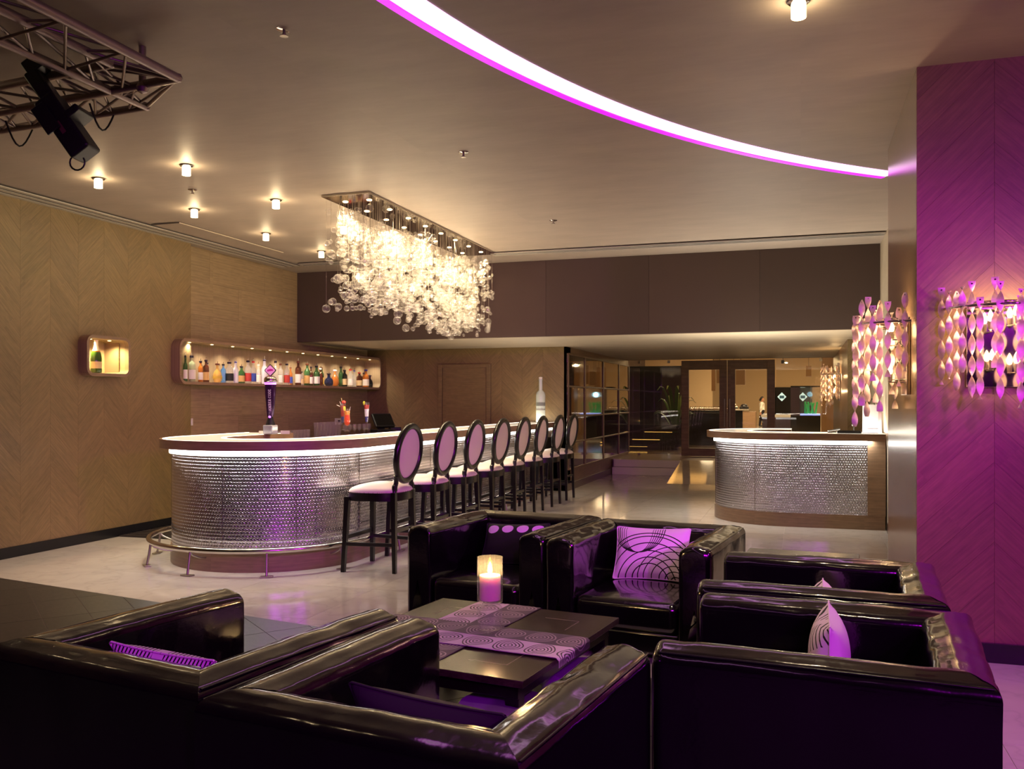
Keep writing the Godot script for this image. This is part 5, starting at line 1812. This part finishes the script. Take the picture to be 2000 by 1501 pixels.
	for i in 4:
		var o: Node3D = sp if i == 0 else copy(sp)
		o.set_meta("label", dts[i][2])
		var drop: float = 0.012 if Vector2(dts[i][0] - 4.55, dts[i][1] - 2.78).length() < 7.28 else 0.0
		o.position = P(dts[i][0], CEIL - drop, dts[i][1])

# ------------------------------------------------------------------ entrance doors and the restaurant beyond
func build_entrance() -> void:
	var dd := 19.62
	var gl: Material = M.door_glass
	var w1 := struct("window_1", boxm(-3.70, -2.49, 0.30, SOFF, dd - 0.006, dd + 0.006), gl)
	for q in [[-3.40, 0.33], [-2.75, 0.33], [-3.40, SOFF - 0.05], [-2.75, SOFF - 0.05]]:
		part(w1, "glass_clamp", rboxm(P(q[0], q[1], dd), Vector3(0.06, 0.06, 0.04), 0.006, 2), M.steel)
	var w2 := struct("window_2", boxm(-0.50, 0.65, 0.30, SOFF, dd - 0.006, dd + 0.006), gl)
	for q in [[-0.30, 0.33], [0.40, 0.33], [0.40, SOFF - 0.05]]:
		part(w2, "glass_clamp", rboxm(P(q[0], q[1], dd), Vector3(0.06, 0.06, 0.04), 0.006, 2), M.steel)
	for i in 2:
		var x0: float = [-2.475, -1.495][i]
		var x1: float = [-1.505, -0.52][i]
		var d := thing("glass_door", ["wood-framed glass door, left leaf of the entrance pair", "wood-framed glass door, right leaf of the entrance pair"][i], "door", Vector3.ZERO, 0.0, "entrance doors")
		part(d, "door_stile", rboxm(P(x0 + 0.08, 1.345, dd), Vector3(0.16, 2.07, 0.06), 0.005, 2), M.door_wood)
		part(d, "door_stile", rboxm(P(x1 - 0.08, 1.345, dd), Vector3(0.16, 2.07, 0.06), 0.005, 2), M.door_wood)
		part(d, "door_rail", rboxm(P((x0 + x1) / 2, 2.28, dd), Vector3(x1 - x0 - 0.318, 0.20, 0.06), 0.005, 2), M.door_wood)
		part(d, "door_rail", rboxm(P((x0 + x1) / 2, 0.395, dd), Vector3(x1 - x0 - 0.318, 0.17, 0.06), 0.005, 2), M.door_wood)
		part(d, "door_pane", boxm(x0 + 0.16, x1 - 0.16, 0.48, 2.18, dd - 0.005, dd + 0.005), gl)
		var hx := x1 - 0.05 if i == 0 else x0 + 0.05
		part(d, "pull_handle", tubem([P(hx, 0.95, dd - 0.06), P(hx, 1.55, dd - 0.06)], 0.013, 10), M.brushed_steel)
		for yy in [1.0, 1.5]:
			part(d, "handle_post", tubem([P(hx, yy, dd - 0.06), P(hx, yy, dd - 0.02)], 0.008, 8), M.brushed_steel)

func build_restaurant() -> void:
	# shell
	sbox("floor_restaurant", M.marble_2, -12.0, 12.0, -0.3, 0.05, 20.2, 60.0)
	sbox("floor_restaurant_near", M.marble_2, -12.0, 12.0, 0.05, 0.30, 20.2, 25.6)
	sbox("ceiling_restaurant", M.cream_wall, -12.0, 12.0, 4.4, 4.7, 19.6, 60.0)
	sbox("wall_restaurant_back", M.cream_wall, -12.0, 12.0, 0, 4.4, 58.5, 58.8)
	sbox("wall_restaurant_left", M.dark_plum, -9.3, -9.0, 0, 4.4, 20.0, 57.0)
	sbox("wall_restaurant_right", M.cream_wall, 12.0, 12.3, 0, 4.4, 20.0, 57.0)
	sbox("wall_restaurant_front_left", M.dark_wall, -9.0, -3.98, 0, 4.4, 19.7, 20.0)
	sbox("wall_restaurant_front_right", M.dark_wall, 1.2, 12.0, 0, 4.4, 19.7, 20.0)
	sbox("wall_over_doors", M.dark_wall, -3.98, 1.2, SOFF, 4.4, 19.6, 19.75)
	# bright dividing wall seen through the left door
	sbox("wall_restaurant_screen", M.cream_wall, -9.0, -5.0, 0.05, 4.4, 54.0, 54.3)
	# dark cupboards and stepped lit ledges behind the left glass panel
	var cab := thing("dark_cabinet", "tall black display cabinet behind the left glass panel", "cabinet", P(-5.0, 0.05, 29.6))
	part(cab, "cabinet_body", boxm(-2.2, 1.40, 0, 2.6, -0.3, 0.3), M.black_gloss)
	for k in 5:
		part(cab, "cabinet_door", rboxm(Vector3(-1.84 + k * 0.715, 1.3, 0.31), Vector3(0.70, 2.5, 0.02), 0.004, 1), M.dark_plum if k % 2 == 0 else M.black_gloss)
	var lw := thing("lit_ledge", "black stepped ledge unit with warm light strips behind the left glass", "ledge", P(-3.9, 0.30, 22.6))
	part(lw, "ledge_foot", boxm(-0.5, 1.0, 0.0, 0.064, -0.5, -0.1), M.black_gloss)
	for k in 3:
		part(lw, "ledge_block", boxm(-0.55 - k * 0.02, 1.05, 0.08 + k * 0.19, 0.24 + k * 0.19, -0.6, 0.1 - k * 0.1), M.black_gloss)
		part(lw, "ledge_light", boxm(-0.5 + 0.3 * k, 0.2 + 0.3 * k, 0.065 + k * 0.19, 0.075 + k * 0.19, -0.08 + k * 0.1, -0.06 + k * 0.1), glow("ledge_glow", Color(1.0, 0.75, 0.35), 3.0) if k == 0 else M.ledge_glow)
	var cv := thing("cove_light", "glowing amber ceiling cove above the left glass panel", "ceiling light", P(-3.9, 2.62, 23.2))
	part(cv, "cove_box", boxm(-1.2, 1.6, 0.06, 0.18, -0.4, 0.4), mat("amber_wood", rgb(128, 92, 56), 0.5))
	part(cv, "cove_glow", boxm(-0.6, 1.55, 0.04, 0.058, -0.3, 0.3), glow("cove_glow", Color(1.0, 0.72, 0.36), 2.4))
	area(cv, Vector3(0.5, 0.02, 0), Vector3.DOWN, 1.8, 0.5, Color(1.0, 0.72, 0.36), 0.6, Vector3.RIGHT)
	# potted palm
	var pl := thing("potted_palm", "dark leafy palm behind the left glass panel", "plant", P(-3.15, 0.30, 23.6))
	part(pl, "pot", lathem([[0, 0], [0.16, 0], [0.2, 0.35], [0.17, 0.35], [0, 0.3]], 16), M.black_gloss)
	for k in 14:
		var a := k * 2.4
		var pts := []
		for i in 7:
			var f := i / 6.0
			pts.append([Vector3(cos(a) * 0.55 * f, 0.35 + 1.25 * sin(f * 2.0) * (0.7 + 0.3 * sin(k * 1.3)), sin(a) * 0.55 * f), 0.05 * sin(f * PI * 0.9 + 0.25)])
		var rows := []
		var uvs := []
		for q in pts:
			var sd = Vector3(-sin(a), 0, cos(a)) * q[1]
			rows.append([q[0] - sd, q[0] + Vector3(0, 0.012, 0), q[0] + sd])
			uvs.append([Vector2.ZERO, Vector2.ZERO, Vector2.ZERO])
		var mb := MB.new()
		mb.grid(rows, uvs)
		part(pl, "frond", mb, M.leaf)
	# buffet with chafing domes, seen through the left door
	var bf := thing("buffet_counter", "dark buffet counter seen through the left door leaf", "counter", P(-2.55, 0.30, 26.2))
	part(bf, "counter_body", boxm(-1.3, 0.55, 0.0, 0.88, -1.6, 0.8), M.black_gloss)
	part(bf, "counter_side", boxm(0.551, 0.57, 0.05, 0.86, -1.6, 0.78), M.dark_plum)
	part(bf, "counter_top", rboxm(Vector3(-0.37, 0.91, -0.4), Vector3(1.96, 0.05, 2.5), 0.008, 2), M.black_gloss)
	part(bf, "foot_light", boxm(0.58, 0.60, 0.03, 0.05, -1.6, 0.78), M.ledge_glow)
	area(bf, Vector3(0.62, 0.06, -0.4), Vector3(0.5, -1, 0).normalized(), 2.2, 0.05, Color(1.0, 0.75, 0.4), 0.5, Vector3.UP)
	for r in 3:
		for c in 9:
			var g := thing("dome_cover", "small silver dome cover in the rows on the buffet", "dome", P(-3.15 + c * 0.135, 1.236, 26.0 + r * 0.55), 0.0, "silver domes on the buffet")
			part(g, "dome", lathem([[0.055, 0], [0.053, 0.03], [0.04, 0.058], [0.015, 0.072], [0, 0.074]], 12), M.chrome)
			part(g, "knob", lathem([[0.004, 0.072], [0.005, 0.085], [0.014, 0.095], [0.010, 0.108], [0, 0.11]], 8), M.chrome)
	# service station and waitress seen through the right door
	var sv := thing("service_station", "black service station with steel top seen through the right door", "counter", P(-2.3, 0.05, 46.0))
	sv.position = P(-3.0, 0.05, 44.5)
	part(sv, "station_body", boxm(-0.75, 0.35, 0.0, 1.0, -0.6, 0.6), M.black_gloss)
	part(sv, "station_top", rboxm(Vector3(-0.1, 1.03, 0), Vector3(1.5, 0.06, 1.3), 0.01, 2), M.brushed_steel)
	part(sv, "station_drawers", boxm(0.36, 0.95, 0.1, 0.95, -0.6, 0.5), M.veneer_dark)
	for k in 3:
		part(sv, "drawer_front", rboxm(Vector3(0.655, 0.25 + k * 0.27, 0.51), Vector3(0.56, 0.24, 0.02), 0.006, 1), M.mirror_frame)
	for k in 3:
		var ch := thing("chafing_dish", ["silver chafing dish at the left of the service station", "silver chafing dish in the middle of the service station", "dark covered dish at the right of the service station"][k], "dish", P(-3.6 + k * 0.5, 1.115, 44.4), 0.0, "dishes on the service station")
		part(ch, "tray", rboxm(Vector3(0, 0.06, 0), Vector3(0.42, 0.12, 0.3), 0.02, 2), M.chrome if k < 2 else M.black_metal)
		part(ch, "lid", lathem([[0.18, 0.12], [0.16, 0.19], [0.1, 0.24], [0, 0.25]], 16), M.chrome if k < 2 else M.black_metal)
	person(P(-2.12, 0.05, 53.0))
	# doors with diamond windows at the far end
	for k in 2:
		var o := thing("swing_door", ["dark swing door with diamond window, left of the pale post", "dark swing door with diamond window, behind the aquarium"][k], "door", P([-1.13, 0.12][k], 0.05, 58.44), 0.0, "swing doors at the far wall")
		part(o, "door_leaf", rboxm(Vector3(0, 1.16, 0), Vector3(1.1, 2.32, 0.06), 0.01, 2), M.black_gloss)
		var mb := MB.new()
		mb.xf = Transform3D(Basis.IDENTITY, Vector3(0.0, 1.72, 0.032))
		mb.prism(PackedVector2Array([Vector2(0, -0.28), Vector2(0.27, 0), Vector2(0, 0.28), Vector2(-0.27, 0)]), 0, 0.01)
		var wn := part(o, "diamond_window", mb, glow("window_glow", Color(0.8, 1.0, 0.95), 0.9) if k == 0 else M.window_glow)
		part(wn, "window_sign", boxm(-0.14, 0.14, 1.62, 1.80, -0.05, -0.045), mat("sign_blue", rgb(70, 140, 190), 0.5) if k == 0 else M.sign_blue)
	# aquarium
	var aq := thing("aquarium", "blue-lit aquarium with green plants on a black cabinet", "aquarium", P(0.27, 0.05, 34.0))
	part(aq, "cabinet", boxm(-0.62, 0.40, 0, 0.93, -0.3, 0.3), M.black_gloss)
	part(aq, "side_case", boxm(-0.62, -0.31, 0.931, 1.95, -0.30, 0.2), M.dark_plum)
	part(aq, "tank_glass", boxm(-0.30, 0.40, 0.94, 1.95, -0.28, 0.28), M.door_glass)
	part(aq, "gravel_light", boxm(-0.29, 0.39, 0.945, 0.995, -0.27, 0.27), glow("gravel_glow", Color(0.35, 0.55, 1.0), 1.6))
	part(aq, "tank_rim", boxm(-0.62, 0.40, 1.951, 2.0, -0.30, 0.30), M.black_gloss)
	for k in 8:
		var a := k * 1.9
		var x := -0.12 + 0.05 * (k % 8)
		part(aq, "water_plant", tubem([Vector3(x, 0.97, 0.05 * sin(a)), Vector3(x + 0.04 * sin(a), 1.15, 0), Vector3(x + 0.10 * sin(a), 1.38 + 0.05 * cos(a), 0.02)], 0.032, 6), mat("water_leaf", rgb(30, 190, 90), 0.5) if k == 0 else M.water_leaf)
	omni(aq, Vector3(0.05, 1.7, 0.0), Color(0.6, 0.9, 1.0), 0.12, 0.1)
	var bn := thing("bench", "pale bench beyond the right glass panel", "bench", P(-0.75, 0.05, 37.0))
	part(bn, "bench_top", rboxm(Vector3(0, 0.86, 0), Vector3(1.5, 0.10, 0.7), 0.01, 2), M.white_plastic)
	part(bn, "bench_base", boxm(-0.7, 0.7, 0, 0.81, -0.3, 0.3), M.dark_plum)
	var pt := thing("pillar", "amber wood pillar at the right behind the glass", "pillar", P(0.75, 0.05, 33.2))
	part(pt, "shaft", rboxm(Vector3(0.25, 2.1, 0), Vector3(0.62, 4.2, 0.6), 0.02, 2), M.amber_wood)
	part(pt, "base_block", rboxm(Vector3(0.25, 0.08, 0), Vector3(0.66, 0.16, 0.64), 0.01, 2), M.veneer_dark)
	# pendants and spot
	for q in [[-2.19, 24.0, 1.77, 0.66, 0.10, "tall narrow amber pendant behind the left door leaf"], [-1.98, 23.4, 1.96, 0.50, 0.14, "short wide amber pendant behind the left door leaf"], [-1.62, 26.0, 1.96, 0.42, 0.25, "amber box pendant behind the right door leaf"], [-1.78, 25.5, 1.69, 0.66, 0.06, "slim pendant beside the door post"], [0.23, 29.0, 2.26, 0.33, 0.16, "brown box pendant on a rod beyond the right glass panel"]]:
		var pd := thing("pendant_lamp", q[5], "pendant lamp", P(q[0], q[2], q[1]), 0.0, "box pendants in the restaurant")
		part(pd, "shade", rboxm(Vector3(0, q[3] / 2, 0), Vector3(q[4], q[3], q[4]), 0.006, 2), glow("pendant_shade", Color(1.0, 0.68, 0.38), 0.10, rgb(150, 112, 70)) if not M.has("pendant_shade") else M.pendant_shade)
		part(pd, "rod", tubem([Vector3(0, q[3], 0), Vector3(0, 4.4 - q[2], 0)], 0.008, 6), M.veneer_dark)
	var sl := thing("spot_lamp", "small bright spot lamp high on the cream wall", "spot lamp", P(-0.41, 2.65, 28.0))
	part(sl, "lamp_body", rboxm(Vector3(-0.10, 0.03, 0), Vector3(0.10, 0.10, 0.10), 0.01, 2), M.black_metal)
	part(sl, "drop_rod", tubem([Vector3(-0.10, 0.08, 0), Vector3(-0.10, 1.75, 0)], 0.008, 6), M.black_metal)
	part(sl, "lamp_face", lathem([[0, -0.02], [0.035, -0.015], [0.04, 0.0], [0.035, 0.015], [0, 0.02]], 12), M.lamp_frost)
	omni(sl, Vector3(0, 0, 0.04), Color(1.0, 0.85, 0.6), 0.5, 0.03)
	# ceiling panels that light the restaurant
	for q in [[-2.5, 30.0], [3.0, 34.0], [0.5, 41.0], [3.5, 50.0], [-2.0, 50.0], [-3.0, 42.0]]:
		var lp := thing("ceiling_panel", "flat warm ceiling light panel in the restaurant", "ceiling light", P(q[0], 4.39, q[1]), 0.0, "restaurant ceiling panels")
		part(lp, "panel_face", rboxm(Vector3(0, -0.015, 0), Vector3(1.4, 0.03, 1.4), 0.005, 1), glow("panel_glow", Color(1.0, 0.88, 0.68), 1.6) if not M.has("panel_glow") else M.panel_glow)
		area(lp, Vector3(0, -0.04, 0), Vector3.DOWN, 1.3, 1.3, Color(1.0, 0.88, 0.68), 30.0, Vector3.RIGHT)

# ------------------------------------------------------------------ a body: smooth union of tapered capsules, meshed as surface nets
func field_mesh(bones: Array, cell: float, k: float) -> MB:
	var lo := Vector3.INF
	var hi := -Vector3.INF
	for b in bones:
		for e in [[b[0], b[2]], [b[1], b[3]]]:
			lo = lo.min(e[0] - Vector3.ONE * (e[1] + cell * 3))
			hi = hi.max(e[0] + Vector3.ONE * (e[1] + cell * 3))
	var nx := int((hi.x - lo.x) / cell) + 2
	var ny := int((hi.y - lo.y) / cell) + 2
	var nz := int((hi.z - lo.z) / cell) + 2
	var dist := func(p: Vector3) -> float:
		var acc := 0.0
		for b in bones:
			var ab: Vector3 = b[1] - b[0]
			var f := clampf((p - b[0]).dot(ab) / maxf(ab.length_squared(), 1e-9), 0, 1)
			var d: float = (p - (b[0] + ab * f)).length() - lerpf(b[2], b[3], f)
			acc += exp(-d / k)
		return -k * log(maxf(acc, 1e-30))
	var val := PackedFloat32Array()
	val.resize(nx * ny * nz)
	for z in nz:
		for y in ny:
			for x in nx:
				val[(z * ny + y) * nx + x] = dist.call(lo + Vector3(x, y, z) * cell)
	var mb := MB.new()
	var ids := {}
	for z in nz - 1:
		for y in ny - 1:
			for x in nx - 1:
				var sum := Vector3.ZERO
				var cnt := 0
				for e in [[0, 0, 0, 1, 0, 0], [0, 1, 0, 1, 1, 0], [0, 0, 1, 1, 0, 1], [0, 1, 1, 1, 1, 1], [0, 0, 0, 0, 1, 0], [1, 0, 0, 1, 1, 0], [0, 0, 1, 0, 1, 1], [1, 0, 1, 1, 1, 1], [0, 0, 0, 0, 0, 1], [1, 0, 0, 1, 0, 1], [0, 1, 0, 0, 1, 1], [1, 1, 0, 1, 1, 1]]:
					var a := val[((z + e[2]) * ny + y + e[1]) * nx + x + e[0]]
					var b := val[((z + e[5]) * ny + y + e[4]) * nx + x + e[3]]
					if (a < 0) != (b < 0):
						sum += Vector3(e[0], e[1], e[2]).lerp(Vector3(e[3], e[4], e[5]), a / (a - b))
						cnt += 1
				if cnt > 0:
					var p := lo + (Vector3(x, y, z) + sum / cnt) * cell
					var h := cell * 0.5
					var g := Vector3(dist.call(p + Vector3(h, 0, 0)) - dist.call(p - Vector3(h, 0, 0)), dist.call(p + Vector3(0, h, 0)) - dist.call(p - Vector3(0, h, 0)), dist.call(p + Vector3(0, 0, h)) - dist.call(p - Vector3(0, 0, h)))
					ids[(z * ny + y) * nx + x] = mb.vert(p, g.normalized())
	for z in range(1, nz - 1):
		for y in range(1, ny - 1):
			for x in range(1, nx - 1):
				var a := val[(z * ny + y) * nx + x] < 0
				var at := (z * ny + y) * nx + x
				if a != (val[at + 1] < 0):
					mb.quad4(ids[at], ids[at - nx], ids[at - nx - nx * ny], ids[at - nx * ny])
				if a != (val[at + nx] < 0):
					mb.quad4(ids[at], ids[at - 1], ids[at - 1 - nx * ny], ids[at - nx * ny])
				if a != (val[at + nx * ny] < 0):
					mb.quad4(ids[at], ids[at - 1], ids[at - 1 - nx], ids[at - nx])
	return mb

func person(at: Vector3) -> void:
	# side view, facing +x, weight on the rear leg, one arm hanging
	var t := thing("person", "person in white shirt and dark trousers standing in profile behind the right door", "person", at)
	var V := func(x: float, y: float, z: float) -> Vector3: return Vector3(x, y, z)
	var head := [[V.call(0.02, 1.53, 0), V.call(0.03, 1.60, 0), 0.075, 0.085], [V.call(0.075, 1.50, 0), V.call(0.06, 1.56, 0), 0.05, 0.05], [V.call(0.105, 1.545, 0), V.call(0.12, 1.535, 0), 0.014, 0.014], [V.call(0.0, 1.36, 0), V.call(0.01, 1.48, 0), 0.05, 0.048]]
	var torso := [[V.call(0.0, 1.30, -0.14), V.call(0.0, 1.30, 0.14), 0.08, 0.08], [V.call(0.0, 1.26, 0), V.call(0.02, 1.0, 0), 0.135, 0.12], [V.call(0.0, 0.93, -0.05), V.call(0.0, 0.93, 0.05), 0.13, 0.13]]
	var arms := []
	for s in [-1, 1]:
		arms.append([V.call(0.0, 1.31, s * 0.19), V.call(-0.04, 1.05, s * 0.23), 0.056, 0.044])
		arms.append([V.call(-0.04, 1.05, s * 0.23), V.call(-0.01 - 0.06 * s, 0.83, s * 0.22), 0.042, 0.030])
	var hands := []
	for s in [-1, 1]:
		var w: Vector3 = V.call(-0.01 - 0.06 * s, 0.80, s * 0.22)
		hands.append([w, w + Vector3(0, -0.07, 0), 0.034, 0.034])
		for fz in 4:
			hands.append([w + Vector3(-0.024 + fz * 0.016, -0.08, 0), w + Vector3(-0.02 + fz * 0.016, -0.15 + 0.006 * absf(fz - 1.0), -s * 0.01), 0.0095, 0.008])
		hands.append([w + Vector3(0.026, -0.04, 0), w + Vector3(0.045, -0.10, 0), 0.0105, 0.009])
	var legs := []
	for s in [-1, 1]:
		var fx = 0.10 * s
		legs.append([V.call(0.0, 0.90, s * 0.08), V.call(fx * 0.6, 0.48, s * 0.085), 0.095, 0.066])
		legs.append([V.call(fx * 0.6, 0.48, s * 0.085), V.call(fx - 0.03, 0.09, s * 0.085), 0.062, 0.042])
	var feet := []
	for s in [-1, 1]:
		feet.append([V.call(0.10 * s - 0.04, 0.04, s * 0.085), V.call(0.10 * s + 0.11, 0.032, s * 0.09), 0.04, 0.032])
	part(t, "body", field_mesh(head + torso + arms + hands + legs, 0.024, 0.018), M.skin)
	var grow := func(bs: Array, g: float) -> Array:
		var o := []
		for b in bs:
			o.append([b[0], b[1], b[2] + g, b[3] + g])
		return o
	part(t, "shirt", field_mesh(grow.call(torso + arms, 0.018), 0.026, 0.02), M.shirt)
	part(t, "trousers", field_mesh(grow.call(legs, 0.016) + [[V.call(0, 0.90, -0.05), V.call(0, 0.90, 0.05), 0.152, 0.152]], 0.026, 0.02), M.trousers)
	part(t, "shoes", field_mesh(feet, 0.02, 0.01), M.black_plastic)
	part(t, "hair", field_mesh([[V.call(-0.01, 1.61, 0), V.call(0.02, 1.64, 0), 0.088, 0.085], [V.call(-0.04, 1.58, 0), V.call(-0.05, 1.52, 0), 0.07, 0.055], [V.call(-0.10, 1.54, 0), V.call(-0.12, 1.50, 0), 0.042, 0.038]], 0.02, 0.015), M.hair)

# ------------------------------------------------------------------ coloured stage lamps behind the camera that wash the lounge
func build_stage_lamps() -> void:
	var specs := [[P(2.6, 3.10, -1.6), P(-1.3, 0.2, 4.4), 14.0, 32.0], [P(3.6, 2.9, -0.2), P(1.30, 1.2, 5.7), 13.0, 28.0], [P(1.2, 3.15, -2.2), P(-1.2, 0.3, 3.2), 9.0, 34.0], [P(4.3, 3.1, 2.4), P(-3.1, 0.85, 7.6), 17.0, 16.0]]
	for i in specs.size():
		var q = specs[i]
		var t := thing("stage_lamp", ["violet stage lamp aimed across the seats, out of view", "violet stage lamp aimed at the chevron wall, out of view", "violet stage lamp aimed at the near chairs, out of view", "violet stage lamp aimed at the bar stools, out of view"][i], "stage light", q[0], 0.0, "violet stage lamps")
		var dir: Vector3 = (q[1] - q[0]).normalized()
		var b := Basis.looking_at(dir, Vector3.UP) * Basis(Vector3.RIGHT, PI / 2)
		part(t, "can", lathem([[0.0, 0.22], [0.06, 0.21], [0.085, 0.14], [0.085, -0.04], [0.08, -0.04], [0.08, 0.12], [0.0, 0.19]], 18), M.black_metal, Transform3D(b, Vector3.ZERO))
		part(t, "lens", lathem([[0, 0.0], [0.078, 0.0], [0.078, 0.006], [0, 0.006]], 18), glow("stage_glow", Color(0.62, 0.05, 1.0), 6.0) if i == 0 else M.stage_glow, Transform3D(b, Vector3.ZERO))
		part(t, "hanger", tubem([Vector3(0, 0.08, 0), Vector3(0, CEIL - q[0].y, 0)], 0.01, 8), M.black_metal)
		spot(t, dir * 0.06, dir * 3.0, Color(0.87, 0.08, 1.0), q[2], q[3], 0.75, 0.08)

func _ready() -> void:
	rng.seed = 4242
	var cam := Camera3D.new()
	cam.name = "camera"
	add_child(cam)
	cam.position = Vector3(0, 1.5, 0)
	cam.rotation.y = deg_to_rad(17.96)
	cam.projection = Camera3D.PROJECTION_FRUSTUM
	cam.near = 0.05
	cam.far = 200.0
	cam.size = 2.0 * 0.05 * 750.5 / 1740.0
	cam.frustum_offset = Vector2(0, 0.05 * 32.5 / 1740.0)
	cam.current = true
	var we := WorldEnvironment.new()
	we.name = "environment"
	var env := Environment.new()
	env.background_mode = Environment.BG_COLOR
	env.background_color = Color(0, 0, 0)
	env.tonemap_mode = Environment.TONE_MAPPER_LINEAR
	env.tonemap_exposure = 1.0
	env.sdfgi_enabled = true
	env.ssao_enabled = true
	env.ssil_enabled = true
	we.environment = env
	add_child(we)
	make_materials()
	build_shell()
	build_bar()
	build_desk()
	build_chairs()
	build_stools()
	build_table()
	build_cushions()
	build_chandelier()
	build_downlights()
	build_ring()
	sconce("twisted glass sconce on the magenta chevron wall at the right edge", P(1.08, 2.03, 5.733), 0.0, 5)
	sconce("twisted glass sconce on the brown side of the pillar", P(0.65, 1.99, 6.20), -PI / 2, 9)
	sconce("distant twisted glass sconce near the entrance doors", P(0.655, 1.96, 16.4), -PI / 2, 14)
	build_shelf()
	build_bar_things()
	build_truss()
	build_entrance()
	build_restaurant()
	build_stage_lamps()
